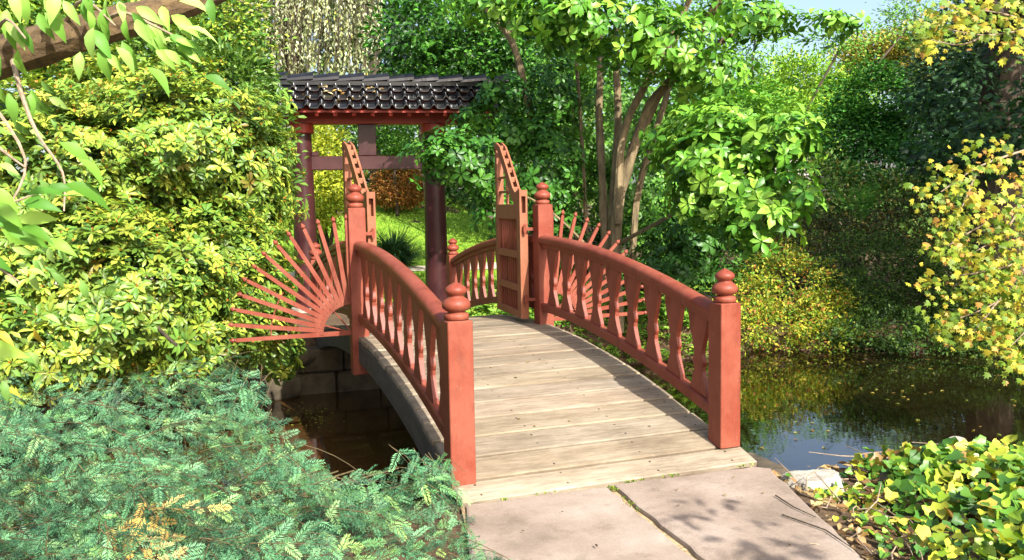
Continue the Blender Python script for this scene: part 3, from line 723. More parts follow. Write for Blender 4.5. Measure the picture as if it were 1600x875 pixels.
# ------------------------------------------------------------------ tree whose bough hangs over the upper left
ot = thing('overhanging_tree', 'broadleaf tree reaching in at upper left with a thick mottled bough and pale hanging leaves', 'tree')
mb = MB(); bpts = limb(mb, [(-520, 330, 3.7), (-260, 190, 3.6), (-60, 110, 3.6), (60, 72, 3.6), (170, 40, 3.65), (270, 12, 3.75), (370, -30, 3.9), (520, -120, 4.1)], 42, 14, 14, .05); mb.build('bough', BARKM, ot)
mb = MB(); b0 = at(-520, 330, 3.7); wtube(mb, [(b0[0]-.3, b0[1]-.1, -.1), (b0[0]-.2, b0[1], .6), b0, b0+[0.1, -.2, 1.2], b0+[.3, -.8, 2.4]], .24, .12, 14, .05); mb.build('trunk', BARKM, ot)
for pts, r0 in (([(20, 95, 3.5), (38, 160, 3.3), (62, 215, 3.2), (98, 270, 3.1), (100, 330, 3.05)], 4), ([(-40, 200, 2.6), (10, 240, 2.5), (40, 262, 2.45)], 3.4), ([(-60, 300, 2.4), (0, 320, 2.3), (60, 300, 2.3)], 3), ([(-60, 380, 2.4), (0, 420, 2.3), (30, 440, 2.3)], 3),
                ([(-20, 150, 3.2), (40, 250, 3.1), (10, 330, 3.0)], 3.2), ([(150, 45, 3.6), (190, 20, 3.4), (240, 40, 3.3), (300, 70, 3.3)], 4), ([(100, 40, 3.6), (130, 0, 3.4), (180, 40, 3.3)], 4), ([(-10, 60, 3.4), (10, 30, 3.2), (40, 60, 3.1)], 4)):
    tw = MB(); limb(tw, pts, r0, 1.2, 6, .05); tw.build('twig', TWIGM, ot)
lv = LV(); OC = [(112, 158, 62), (136, 180, 76), (160, 200, 100), (92, 140, 56)]
def hang(px, py, t, n, spread, ll, A0, cols=OC, w=None):
    P = at(px, py, t)+rng.normal(0, 1, (n, 3))*np.array(spread); n = n; A = nrm(np.array(A0)+rdir(n)*.45); Nn = nrm(-FW*.8+np.array([0, 0, .5])+rdir(n)*.5)
    q = rng.uniform(.7, 1.15, n); lv.leaves(P, A, Nn, ll*q, ll*.38*q, pal(cols, n, w, .16), TC())
for (px, py, n, s, A0) in ((150, 18, 10, .07, (.3, 0, -1)), (195, 55, 8, .06, (.3, 0, -1)), (235, 35, 10, .07, (.7, 0, -.8)), (275, 62, 10, .06, (1, 0, -.6)), (300, 75, 6, .05, (1, 0, -.5)), (215, 5, 14, .10, (.4, 0, -.9)), (120, -15, 12, .1, (.1, 0, -1)),
                       (12, 20, 12, .07, (.2, 0, -1)), (40, 50, 8, .06, (.3, 0, -1)), (60, -10, 14, .1, (.2, 0, -1)), (0, 130, 10, .08, (.4, 0, -.8)), (150, 90, 4, .05, (.3, 0, -1)), (300, 15, 6, .08, (1, 0, -.5))):
    hang(px, py, 3.3, max(3, int(n*.62)), (s, s, s*.8), .118, A0)
for (px, py, n, s, A0) in ((10, 262, 7, .05, (1, -.1, -.15)), (60, 270, 7, .05, (1, 0, -.25)), (95, 285, 5, .04, (1, 0, -.45)), (5, 310, 9, .06, (.9, 0, -.3)), (-10, 370, 10, .07, (.8, 0, -.3)), (20, 335, 4, .05, (.8, 0, -.4)), (0, 430, 9, .07, (.8, 0, -.5)), (-5, 200, 6, .07, (.8, 0, -.4))):
    hang(px, py, 2.25, max(2, int(n*.45)), (s*1.2, s*1.2, s*1.2), .125, A0, [(92, 140, 44), (120, 164, 60), (74, 120, 40), (150, 184, 76)])
# small pale leaves scattered down the left edge
for k in range(34):
    hang(rng.uniform(-30, 90), rng.uniform(120, 640), 3.4+rng.uniform(-.3, .4), 2, (.05, .05, .05), .085, (.5, 0, -.6), [(110, 150, 70), (150, 180, 96), (186, 160, 60)], [3, 2, .5])
# unseen leaf clumps added above and behind the viewer to dapple yew and slab
cl = [((-3.6, -7.6, 3.5), (.9, .8, .5)), ((-4.6, -6.6, 3.6), (1.2, 1.0, .6)), ((-4.2, -8.6, 4.4), (1.2, 1.2, .8)), ((-2.65, -7.7, 3.25), (.5, .5, .25)), ((.82, -7.9, 2.9), (.30, .38, .16)), ((.62, -8.3, 2.9), (.22, .26, .14))]
Pc, Dc, ic = lumpy(cl, 420, .8, -2, .2)
for p in range(6): lv.leaves(Pc+rng.normal(0, .1, Pc.shape), rdir(len(Pc)), nrm(np.array([0, 0, 1.])+rdir(len(Pc))*.7), .12, .055, pal(OC, len(Pc)), T8())
Pc, Dc, ic = lumpy([((-2.75, -7.75, 3.25), (.5, .45, .2)), ((-3.35, -7.5, 3.2), (.6, .5, .25)), ((-3.2, -6.9, 3.3), (.6, .4, .25))], 150, .9, -2, .2)
for p in range(7): lv.leaves(Pc+rng.normal(0, .09, Pc.shape), rdir(len(Pc)), nrm(np.array([0, 0, 1.])+rdir(len(Pc))*.6), .12, .055, pal(OC, len(Pc)), T8())
lv.build('leaves', LEAFM, ot)
mb = MB()
for c, r in cl[:4]: wtube(mb, [b0+[.3, -.8, 2.2], (b0+np.array(c))/2+[0, -.5, 1.2], np.array(c)+[0, 0, .1]], .06, .015)
mb.build('limb', BARKM, ot); settle(ot, (float(b0[0]-.3), float(b0[1]-.1), 0))

# ------------------------------------------------------------------ magnolia on the far bank
mg = thing('magnolia_tree', 'many-stemmed magnolia with broad glossy leaves standing on the far bank behind the bridge', 'tree')
mb = MB()
for pts, a, b in (([(948, 520, 12), (946, 400, 12), (942, 300, 12.1), (936, 180, 12.2), (938, 90, 12.3), (930, -40, 12.4)], 7, 5),
                  ([(966, 520, 11.8), (962, 400, 11.8), (966, 320, 11.8), (986, 245, 11.7), (1016, 165, 11.6), (1062, 108, 11.4), (1112, 20, 11.2), (1140, -50, 11)], 9.5, 6),
                  ([(955, 510, 12), (955, 380, 11.95), (960, 280, 12), (966, 180, 12.1), (962, 60, 12.2), (975, -40, 12.3)], 7, 5),
                  ([(958, 340, 11.9), (985, 250, 11.9), (1020, 170, 11.9), (1052, 118, 11.8), (1120, 70, 11.7), (1200, 15, 11.6)], 7, 4),
                  ([(966, 350, 11.7), (968, 250, 11.7), (980, 190, 11.6), (1010, 130, 11.5), (1050, 60, 11.4), (1090, -30, 11.3)], 7, 4.5),
                  ([(985, 500, 12.3), (994, 320, 12.4), (1020, 220, 12.4), (1046, 130, 12.4), (1060, 20, 12.4)], 6, 4),
                  ([(930, 510, 12.4), (915, 330, 12.5), (908, 200, 12.6), (900, 90, 12.7)], 4, 2.5),
                  ([(968, 380, 11.6), (1060, 330, 10.6), (1130, 290, 9.9), (1210, 250, 9.4)], 3.5, 1.5), ([(950, 420, 11.6), (860, 330, 11.1), (760, 280, 10.8), (690, 250, 10.6)], 2.5, 1.2)):
    limb(mb, pts, a, b, 10, .10)
mb.build('trunk', BARK, mg)
GC = [(70, 120, 38), (92, 144, 44), (118, 166, 54), (54, 100, 34), (146, 184, 66)]
lv = LV()
for lumps, n, cols, w in (
    ([L_(1130, 270, 9.8, 100, 95, .7), L_(1215, 225, 9.4, 58, 50, .5), L_(1180, 345, 9.4, 62, 52, .5), L_(1080, 220, 10.4, 70, 60, .6), L_(1235, 300, 9.2, 32, 46, .4), L_(1140, 190, 10, 80, 40, .5)], 640, GC, [2, 3, 3, 1, 1.6]),
    ([L_(940, 40, 10.6, 120, 60, .8), L_(870, 20, 10.4, 70, 45, .7), L_(1040, 70, 10.9, 90, 60, .8), L_(1010, 95, 11.2, 40, 30, .5), L_(1160, 30, 11.4, 80, 36, .6), L_(1290, 40, 11.6, 60, 22, .5), L_(780, 10, 11, 80, 40, .6), L_(1110, 110, 11.2, 70, 40, .5)], 720, GC, [2, 3, 2.4, 1, 1]),
    ([L_(720, 250, 10.7, 74, 48, .5), L_(780, 320, 11.0, 40, 56, .5), L_(850, 270, 12.4, 60, 90, .7), L_(800, 205, 12.4, 50, 40, .5), L_(860, 150, 12.8, 46, 60, .6), L_(690, 235, 10.4, 40, 26, .3), L_(785, 150, 12.2, 46, 34, .3), L_(740, 185, 12.2, 40, 20, .3)], 700, [(50, 96, 32), (70, 122, 38), (92, 144, 48), (40, 80, 28)], None),  # darker leaf palette stands in for shade on the lobe by the gate column
    ([L_(950, 200, 13.3, 120, 100, .5), L_(1000, 300, 13.4, 100, 70, .5), L_(880, 300, 13.4, 60, 60, .5)], 420, [(58, 100, 36), (82, 130, 44), (106, 154, 56)], None),
    ([L_(1050, 420, 11.4, 60, 46, .5), L_(1040, 350, 12.4, 30, 50, .5), L_(1090, 370, 11.6, 60, 50, .5), L_(880, 380, 12.6, 40, 50, .4)], 260, [(44, 82, 30), (66, 110, 38)], None)):
    dk = cols is not GC; P, D, i = lumpy(lumps, int(n*(1.5 if dk else 1)), .55, -.45, .18); rosettes(lv, P, D, 6, .118 if dk else .150, .058 if dk else .074, cols, w, tilt=.05, tm=T8(.35, .36, .68, .5, .07, .16), cjit=.15, upb=.35)
# the top of the crown, above the picture
P, D, i = lumpy([((3.2, 1.8, 5.4), (1.3, 1.1, .7)), ((2.2, 3.2, 5.6), (1.0, 1.0, .7))], 360, .7, -2, .2); rosettes(lv, P, D, 6, .16, .08, GC, None, tilt=.05)
lv.build('foliage', LEAFG, mg); b0 = onz(958, 505, -.1); settle(mg, tuple(b0))
# slender tree just right of the gate roof
yt_ = thing('slender_tree', 'slim pale-barked tree leaning between the gate roof and the magnolia', 'tree')
mb = MB(); limb(mb, [(852, 520, 12.8), (846, 350, 12.8), (835, 220, 12.8), (822, 150, 12.7), (798, 60, 12.6), (750, 8, 12.4), (700, -60, 12.2)], 6.5, 5, 9, .08); limb(mb, [(815, 120, 12.7), (800, 60, 12.9), (790, 0, 13), (780, -60, 13)], 5, 4, 8, .08); mb.build('trunk', BARK, yt_)
crown(yt_, [L_(640, 55, 14.6, 70, 50, .6), L_(700, 30, 14.6, 90, 50, .7), L_(640, 100, 14.8, 50, 20, .3), L_(740, 85, 14.8, 60, 40, .5), L_(700, 110, 14.9, 60, 24, .4), L_(800, 60, 14.8, 50, 50, .5)], 480, 8, .13, .062, .12, [(54, 100, 30), (76, 128, 38), (40, 80, 26)], LEAFG, T8(.35, .36, .68, .5), up=.7)
settle(yt_, tuple(onz(852, 500, -.05)))

# ------------------------------------------------------------------ planting round the lawn
def shrub(name, label, cat, lumps, ncl, per, ll, lw, cr, cols, base, m=None, tmpl=None, stem=.05, bark=None, group=None, **k):
    o = thing(name, label, cat, group); crown(o, lumps, ncl, per, ll, lw, cr, cols, m, tmpl, **k)
    mb = MB(); base = np.array(base, float)
    for c, r in lumps[:(7 if cat in ('tree', 'shrub', 'hedge') else 1)]:
        c = np.array(c); wtube(mb, [base+rng.normal(0, .05, 3)*[1, 1, 0], (base*.5+c*.5)+rng.normal(0, .1, 3), c, c+np.array([0, 0, r[2]*.5])+rng.normal(0, .1, 3)], stem, stem*.25)
    mb.build('trunk' if cat == 'tree' else 'stem', bark or BARKD, o); settle(o, tuple(base)); return o
def gnd(px, t, dzz=0):
    p = at(px, 320, t); return (p[0], p[1], float(hgt(p[0], p[1]))+dzz)
shrub('yellow_shrub', 'yellow-green shrub seen through the gateway below the tie beam at left', 'shrub', [L_(505, 250, 16, 42, 46, .6), L_(530, 290, 15.8, 22, 40, .5), L_(480, 300, 15.6, 40, 60, .6), L_(500, 215, 16.2, 36, 22, .5), L_(500, 325, 15.8, 46, 36, .5)], 760, 9, .085, .045, .10, [(160, 168, 54), (188, 190, 64), (136, 156, 54)], gnd(500, 16), LEAFM)
shrub('maple_bush', 'rounded rusty orange maple bush on the lawn behind the gateway', 'bush', [L_(622, 284, 23.6, 34, 30, .6), L_(646, 284, 23.6, 24, 28, .5), L_(600, 298, 23.4, 18, 20, .4), L_(625, 304, 23.3, 38, 18, .5)], 620, 10, .09, .045, .10, [(150, 92, 42), (176, 118, 56), (126, 84, 40), (160, 130, 60)], gnd(622, 23.7), LEAFM, droop=.6)
gr = thing('grass_clump', 'dark arching ornamental grass tuft on the lawn just behind the gateway', 'ornamental grass'); lv = LV(); gp = np.array(gnd(613, 17.8)); n = 900
a = rng.uniform(0, 2*pi, n); h = np.stack([np.cos(a), np.sin(a), np.zeros(n)], 1); el = rng.uniform(.5, 1.45, n); L0 = rng.uniform(.55, 1.0, n)
P = gp+h*rng.uniform(0, .22, (n, 1)); A1 = h*np.cos(el)[:, None]+np.array([0, 0, 1.])*np.sin(el)[:, None]; sd = np.cross(A1, [0, 0, 1.]); sd = nrm(sd)
p1 = P+A1*L0[:, None]*.6; A2 = nrm(A1-np.array([0, 0, .75])); p2 = p1+A2*L0[:, None]*.55
V = np.stack([P-sd*.008, P+sd*.008, p1+sd*.010, p1-sd*.010, p2], 1).reshape(-1, 3); o5 = np.arange(n)[:, None]*5
C5 = np.repeat(pal([(40, 70, 40), (58, 92, 56), (74, 108, 70)], n), 5, 0); nb = lv.n
lv.V.append(V); lv.C.append(C5); lv.F4.append(np.array([[0, 1, 2, 3]])+o5); lv.F3.append(np.array([[3, 2, 4]])+o5); lv.n += len(V); lv.build('blades', LEAFD, gr); settle(gr, tuple(gp))
# lawn grass
lv = LV(); n = 26000; X = rng.uniform(-3.2, 6.5, n); Y = 7.2+16*rng.random(n)**1.2; ok = (np.abs(Y-9.78) > .3); X, Y = X[ok], Y[ok]; n = len(X)
P = np.stack([X, Y, hgt(X, Y)], 1); A = nrm(np.array([0, 0, 1.])+rdir(n)*.5); lv.leaves(P, A, rdir(n), rng.uniform(.05, .10, n), .014, pal([(112, 156, 44), (142, 180, 58), (168, 198, 74), (88, 130, 36)], n), T4())
tag(lv.build('grass', LEAFM), kind='stuff')
# hedges and trees behind the lawn
shrub('evergreen_hedge', 'dark evergreen hedge closing the lawn behind the gateway', 'hedge', [L_(690, 250, 27, 90, 60, 1.5), L_(800, 260, 26, 90, 70, 1.5), L_(560, 255, 28, 90, 70, 1.5), L_(430, 250, 27, 90, 80, 1.5), L_(740, 300, 25, 60, 26, 1)], 1000, 8, .20, .10, .22, [(54, 88, 38), (74, 112, 46), (98, 134, 60)], gnd(690, 27), FARLEAF)
shrub('round_conifer', 'small rounded bright green conifer below the tie beam beside the tree trunk', 'conifer', [L_(618, 220, 23, 26, 24, .5), L_(600, 225, 23.4, 16, 18, .4)], 160, 8, .12, .05, .1, [(70, 116, 40), (96, 140, 50)], gnd(618, 23))
o = thing('bare_trunk_tree', 'straight grey-green tree trunk standing beyond the gateway between its beams', 'tree'); mb = MB(); limb(mb, [(586, 330, 25), (586, 250, 25), (585, 180, 25), (583, 60, 25), (580, -60, 25)], 9, 8, 10, .05); mb.build('trunk', BARKD, o)
crown(o, [L_(600, -90, 25, 150, 60, 1.4)], 200, 6, .2, .1, .2, [(60, 90, 40), (80, 110, 50)]); settle(o, gnd(586, 25))
# weeping tree
wt = thing('weeping_tree', 'pale weeping tree with curtains of hanging twigs above the gate roof', 'tree'); mb = MB(); limb(mb, [(450, 330, 19), (455, 150, 19), (460, -20, 19), (470, -120, 19)], 20, 12, 10, .08); mb.build('trunk', BARKD, wt)
lv = LV(); st_ = MB(); n = 330
for k in range(n):
    px = rng.uniform(345, 590); t = 17.6+rng.uniform(0, 2.2); top = rng.uniform(-110, -20); bot = np.interp(px, [340, 380, 420, 560, 600], [80, 110, 135, 130, 70])+rng.normal(0, 18)
    if rng.random() < .3: bot -= rng.uniform(20, 80)
    p0, p1 = at(px, top, t), at(px+rng.normal(0, 6), bot, t); m_ = int(46*(bot-top)/200); f = np.sort(rng.random(m_))[:, None]
    pp = p0+(p1-p0)*f+np.stack([np.sin(f[:, 0]*7+k)*.05, np.cos(f[:, 0]*6+k)*.05, 0*f[:, 0]], 1); st_.tube([p0, (p0+p1)/2, p1], .006, 4)
    lv.leaves(pp, nrm(rdir(m_)*.7+np.array([0, 0, -1.])), nrm(rdir(m_)+SUND*.6), rng.uniform(.06, .12, m_), .045, pal([(150, 158, 112), (178, 182, 140), (120, 132, 84), (200, 202, 168), (168, 160, 70)], m_, [3, 3, 2, 1.4, .5])*rng.uniform(.75, 1.15), T4())
lv.build('foliage', FARLEAF, wt); st_.build('hanging_twigs', BARKD, wt); settle(wt, gnd(450, 19))
shrub('blue_conifer', 'dark blue-grey conifer just right of the weeping tree above the roof', 'conifer', [L_(630, 20, 21, 50, 90, .8), L_(610, -40, 21, 60, 70, .8)], 500, 8, .12, .04, .12, [(60, 76, 70), (84, 98, 92), (50, 64, 56)], gnd(672, 21), droop=.8)

# ------------------------------------------------------------------ right bank
shrub('azalea_mound', 'sunlit azalea mound turning yellow and rust beside the right near post', 'azalea', [L_(1235, 455, 13.75, 82, 62, .7), L_(1180, 480, 13.31, 50, 56, .5), L_(1290, 490, 13.23, 56, 44, .5), L_(1210, 400, 14.7, 60, 24, .5), L_(1240, 505, 12.93, 110, 44, .5), L_(1160, 505, 12.9, 70, 44, .4), L_(1290, 525, 12.66, 60, 24, .4)], 1500, 9, .06, .030, .055, [(158, 164, 52), (124, 150, 48), (180, 168, 60), (180, 122, 64), (90, 128, 44)], gnd(1230, 13.6), LEAFM, w=[3, 3, 2, 1, 2], floor=-.62, group='azaleas on the far bank')
shrub('azalea_mound', 'broad dark green clipped azalea mound over the far water edge', 'azalea', [L_(1375, 430, 14.19, 110, 66, .8), L_(1440, 460, 13.77, 70, 56, .7), L_(1330, 480, 13.4, 60, 50, .5), L_(1390, 515, 12.76, 120, 34, .5), L_(1460, 530, 12.57, 110, 22, .4), L_(1560, 535, 12.45, 110, 30, .4), L_(1520, 500, 12.97, 90, 44, .5), L_(1620, 490, 12.99, 90, 60, .6), L_(1500, 440, 14.05, 80, 50, .6)], 3800, 9, .058, .030, .055, [(48, 76, 28), (64, 94, 34), (82, 108, 40), (38, 60, 24)], gnd(1380, 13.4), LEAFM, floor=-.62, group='azaleas on the far bank')
shrub('azalea_mound', 'brown-tinged azalea mound behind the sunlit one under the magnolia lobe', 'azalea', [L_(1250, 375, 18.56, 100, 46, .8), L_(1340, 370, 18.85, 80, 36, .7), L_(1150, 400, 18.27, 70, 46, .6), L_(1420, 355, 17, 100, 46, .8), L_(1330, 400, 16.6, 130, 40, .8), L_(1470, 420, 15.6, 120, 50, .8), L_(1250, 420, 16, 100, 40, .7)], 1800, 9, .085, .042, .08, [(74, 68, 34), (58, 74, 30), (88, 74, 42), (44, 62, 26)], gnd(1250, 18.5), LEAFM, group='azaleas on the far bank')
lv = LV(); n = 3200; X = rng.uniform(.98, 5.2, n); Y = 2.75+rng.random(n)**1.3*1.6; P = np.stack([X, Y, hgt(X, Y)+rng.random(n)*.30*np.clip((X-.9)/.6, .3, 1)], 1)
P = P[P[:, 2] > ZW+.02]; D = np.tile(np.array([[0, -.4, .9]]), (len(P), 1)); rosettes(lv, P, D, 5, .085, .042, [(92, 138, 48), (120, 160, 58), (150, 172, 64), (70, 112, 40)], None, tilt=.3)
tag(lv.build('ground_cover', LEAFM), kind='stuff')
shrub('understory_shrub', 'dark small-leaved shrubs round the foot of the magnolia behind the right sunburst', 'shrub', [L_(890, 385, 14.2, 80, 56, .6), L_(1005, 390, 14.2, 90, 64, .6), L_(1100, 395, 13.8, 80, 60, .6), L_(1040, 330, 15, 90, 60, .6)], 1200, 8, .10, .05, .11, [(40, 74, 28), (58, 98, 36), (78, 118, 44)], gnd(1000, 14.4))
fe = thing('fern_clump', 'bright green fern clump in the shade above the azalea mounds', 'fern'); lv = LV(); gp = at(1345, 350, 16.0)
for k in range(13):
    a = rng.uniform(0, 2*pi); h = np.array([cos(a), sin(a), 0]); L0 = rng.uniform(.6, 1.1); s = np.linspace(.08, 1, 22); ax = gp+h*(s*L0*.75)[:, None]+np.array([0, 0, 1.])*(L0*(1.5*s-.7*s*s))[:, None]
    for sd in (-1, 1):
        lat = np.cross(h, [0, 0, 1.])*sd; lv.leaves(ax, np.tile(lat+h*.4, (22, 1)), np.tile([0, 0, 1.], (22, 1))+rdir(22)*.2, .12*np.sin(pi*np.clip(s*.9+.1, 0, 1)), .020, pal([(70, 124, 54), (92, 150, 66)], 22), T4())
lv.build('fronds', LEAFM, fe); settle(fe, tuple(gp))
shrub('mounded_maple', 'domed green maple with layered foliage rising in the right middle distance', 'tree', [L_(1380, 165, 43.75, 95, 64, 1.2), L_(1330, 215, 42.5, 80, 54, 1.1), L_(1440, 205, 43, 80, 56, 1.1), L_(1380, 260, 41.5, 110, 44, 3)], 1800, 12, .26, .13, .38, [(60, 114, 44), (80, 138, 54), (50, 96, 38), (106, 160, 66)], gnd(1380, 43), FARLEAF, flat=.25, up=.9, droop=.2, stem=.09)
shrub('understory_shrub', 'deep shadowed shrubs below the domed maple behind the azaleas', 'shrub', [L_(1420, 330, 30, 110, 60, .9), L_(1290, 310, 30, 80, 60, .9), L_(1520, 330, 29, 90, 80, .9), L_(1180, 350, 30, 90, 60, .9), L_(1340, 400, 28.4, 130, 50, .6), L_(1480, 400, 28, 120, 60, .6)], 2200, 9, .22, .10, .26, [(54, 90, 38), (76, 114, 48), (96, 128, 56), (112, 112, 56)], gnd(1400, 29))
bt = thing('large_trunk_tree', 'big dark-trunked tree standing at the right edge with hanging dark leaves', 'tree'); mb = MB(); limb(mb, [(1552, 420, 15.5), (1556, 300, 15.5), (1560, 200, 15.5), (1566, 90, 15.5), (1575, -40, 15.5), (1580, -200, 15.5)], 34, 28, 14, .07)
limb(mb, [(1570, 40, 15.5), (1500, -40, 13), (1400, -120, 12)], 14, 5); limb(mb, [(1566, 60, 15.5), (1640, -60, 12.5), (1720, -200, 11.5)], 14, 5); mb.build('trunk', BARKD, bt)
crown(bt, [L_(1580, 215, 12.4, 60, 50, .6), L_(1540, 150, 17.6, 60, 60, .7), L_(1490, 150, 15.5, 44, 80, .8), L_(1640, 130, 14, 40, 80, .6), L_(1500, 240, 13.4, 60, 40, .6)], 500, 8, .15, .10, .2, [(44, 76, 40), (60, 94, 52), (34, 60, 34)], LEAFD, TM(), droop=.5)
crown(bt, [((9.4, -1.6, 6.0), (2.8, 1.7, .8)), ((12.2, -2.6, 6.2), (2.6, 2.0, 1.0)), ((12.6, 1.2, 6.6), (1.8, 1.6, .9)), ((19, 7, 8.8), (4, 3, 1.5)), ((16, 6.2, 8.8), (3, 2.6, 1.3)), ((23, 8, 9), (4, 3, 2)), ((14.5, 3.6, 8.4), (2.4, 2, 1.2))], 1900, 8, .22, .15, .35, [(50, 84, 38), (70, 104, 46)], FARLEAF, T4(), back=-2, depth=.9, name='added_shade_crown'); settle(bt, gnd(1556, 15.5))  # unseen crown, spread wide to shade the right bank and understory
# yellowing maple at right
mp = thing('yellow_maple', 'maple with yellow-green leaves drooping over the pond at the right edge', 'maple'); mb = MB()
base = at(1830, 600, 9.3); base[2] = -.3; wtube(mb, [base, base+[-.1, .1, 1.2], base+[-.3, .2, 2.4], base+[-.2, .2, 4]], .13, .05, 10); mb.build('trunk', BARK, mp); mb = MB(); bl = []
for pts, r in (([(1700, 200, 8.2), (1600, 235, 8.0), (1530, 260, 7.9), (1470, 300, 7.8)], 2.6), ([(1720, 280, 8), (1600, 320, 7.7), (1520, 360, 7.6), (1465, 395, 7.6)], 2.6), ([(1720, 330, 7.8), (1620, 400, 7.5), (1560, 470, 7.4), (1490, 500, 7.4)], 2.2), ([(1720, 400, 7.6), (1640, 480, 7.2), (1580, 540, 7.2)], 2.2),
               ([(1620, 400, 7.5), (1560, 420, 7.4), (1500, 430, 7.4)], 1.7), ([(1530, 260, 7.9), (1500, 330, 7.7), (1470, 380, 7.6)], 1.7), ([(1740, -10, 8), (1620, 40, 7.6), (1540, 55, 7.5), (1480, 45, 7.4)], 2.4), ([(1620, 40, 7.6), (1560, 20, 7.5), (1470, 10, 7.5)], 2), ([(1540, 55, 7.5), (1500, 70, 7.4), (1455, 62, 7.4)], 1.7),
               ([(1560, 470, 7.4), (1520, 520, 7.3)], 1.7), ([(1600, 320, 7.7), (1560, 370, 7.5), (1510, 400, 7.5)], 1.7)):
    bl.append(limb(mb, pts, r, .7, 6, .12))
for e in ((1700, 200, 8.2), (1720, 330, 7.8), (1740, -10, 8)): wtube(mb, [base+[-.25, .2, 1.8], (base+[-.25, .2, 1.8]+at(*e))/2+[0, 0, .2], at(*e)], .05, .03)
mb.build('limb', TWIGM, mp)
lv = LV(); MC = [(156, 154, 48), (184, 168, 58), (124, 144, 46), (184, 138, 66), (98, 126, 40)]
tips = [(1465, 300, 26, 5), (1500, 270, 26, 5), (1560, 245, 30, 6), (1600, 290, 34, 8), (1530, 320, 30, 7), (1570, 345, 36, 10), (1500, 390, 24, 6), (1540, 400, 34, 10), (1590, 420, 36, 12), (1560, 450, 34, 11), (1520, 450, 28, 8), (1480, 500, 22, 6), (1510, 515, 22, 6), (1560, 520, 30, 9), (1600, 500, 34, 10), (1590, 560, 26, 8), (1465, 385, 18, 4), (1490, 340, 22, 5), (1450, 440, 14, 3),
        (1470, 40, 22, 6), (1500, 15, 30, 8), (1550, 15, 34, 10), (1600, 20, 34, 10), (1455, 65, 16, 5), (1580, 60, 26, 4), (1520, 40, 22, 5), (1620, 370, 40, 14), (1620, 470, 40, 12)]
for px, py, s, n in tips:
    n = int(n*10); t = 7.5+rng.normal(0, .2, n)
    P = np.stack([at(px+rng.normal(0, s*.8), py+rng.normal(0, s*.7), tt) for tt in t]); A = nrm(np.array([-.35, -.1, -.75])+rdir(n)*.6); Nn = nrm(np.array([-.2, -.7, .7])+rdir(n)*.45)
    q = rng.uniform(.6, 1.15, n); lv.leaves(P, A, Nn, (.076*q), (.074*q), pal(MC, n, [3, 2, 3, .9, 2.6]), TM())
Pc, Dc, ic = lumpy([((8.7, -2.2, 4.5), (1.5, 1.4, .8)), ((8.9, -1.2, 4.5), (1.4, 1.4, .8)), ((9.2, -3.2, 4.8), (1.6, 1.3, .7))], 1000, .8, -2, .2)  # unseen upper clumps, placed to shade the dark azalea mound
for k in range(5): lv.leaves(Pc+rng.normal(0, .12, Pc.shape), rdir(len(Pc)), nrm(np.array([0, 0, 1.])+rdir(len(Pc))*.5), .12, .12, pal(MC, len(Pc)), TM())
lv.build('foliage', LEAFM, mp); settle(mp, tuple(base))

# ------------------------------------------------------------------ trees in the distance
BG = [('broadleaf_tree', 'mid green tree behind the rhododendron at upper left', [L_(180, 70, 15, 190, 70, 1.2), L_(320, 30, 16, 90, 90, 1), L_(40, 30, 14.5, 140, 80, 1)], 1300, .12, [(70, 104, 38), (100, 130, 46), (140, 150, 56), (50, 82, 32)], 120, 15.5),
      ('broadleaf_tree', 'deep green tree rising behind the gate roof and magnolia', [L_(820, 110, 20, 150, 130, 1.6), L_(730, 40, 22, 120, 100, 1.6), L_(900, 200, 19, 120, 110, 1.4), L_(1020, 100, 20, 90, 110, 1.3)], 1700, .15, [(44, 78, 30), (62, 100, 36), (86, 124, 46)], 840, 20),
      ('broadleaf_tree', 'fresh light green tree in sun right of the magnolia stems', [L_(1090, 230, 30.6, 70, 110, 1.2), L_(1160, 180, 32.3, 70, 60, 1.1), L_(1060, 320, 29.75, 60, 50, 1)], 1100, .2, [(78, 122, 40), (102, 144, 50), (62, 104, 34)], 1090, 30),
      ('broadleaf_tree', 'bright lime green tree below the pale sky gap', [L_(1260, 125, 55, 80, 34, 1.4), L_(1200, 165, 52.8, 60, 40, 1.3), L_(1310, 160, 52.8, 60, 40, 1.3), L_(1250, 200, 50.6, 90, 50, 1.2)], 1300, .30, [(112, 146, 48), (88, 126, 42), (138, 162, 60)], 1250, 54),
      ('broadleaf_tree', 'olive brown tree on the skyline above the domed maple', [L_(1370, 95, 60.8, 70, 36, 1.6), L_(1430, 90, 58.9, 60, 50, 1.6)], 800, .32, [(132, 126, 56), (112, 118, 52), (156, 140, 66)], 1370, 60),
      ('broadleaf_tree', 'thin-leaved tree with dark fine branches across the sky gap', [L_(1180, 60, 50.4, 60, 60, 1.2), L_(1430, 30, 54.6, 60, 40, 1.2), L_(1320, 62, 50, 80, 18, 1.0), L_(1130, 20, 50.4, 60, 50, 1.2)], 430, .24, [(80, 120, 46), (104, 140, 56)], 1150, 50),
      ('broadleaf_tree', 'shadowed grey-green tree beside the large trunk', [L_(1500, 120, 35.2, 80, 90, 1.4), L_(1560, 60, 36.8, 90, 90, 1.4), L_(1600, 180, 33.6, 80, 100, 1.2)], 1100, .24, [(56, 78, 48), (76, 96, 62), (42, 62, 38)], 1510, 35)]
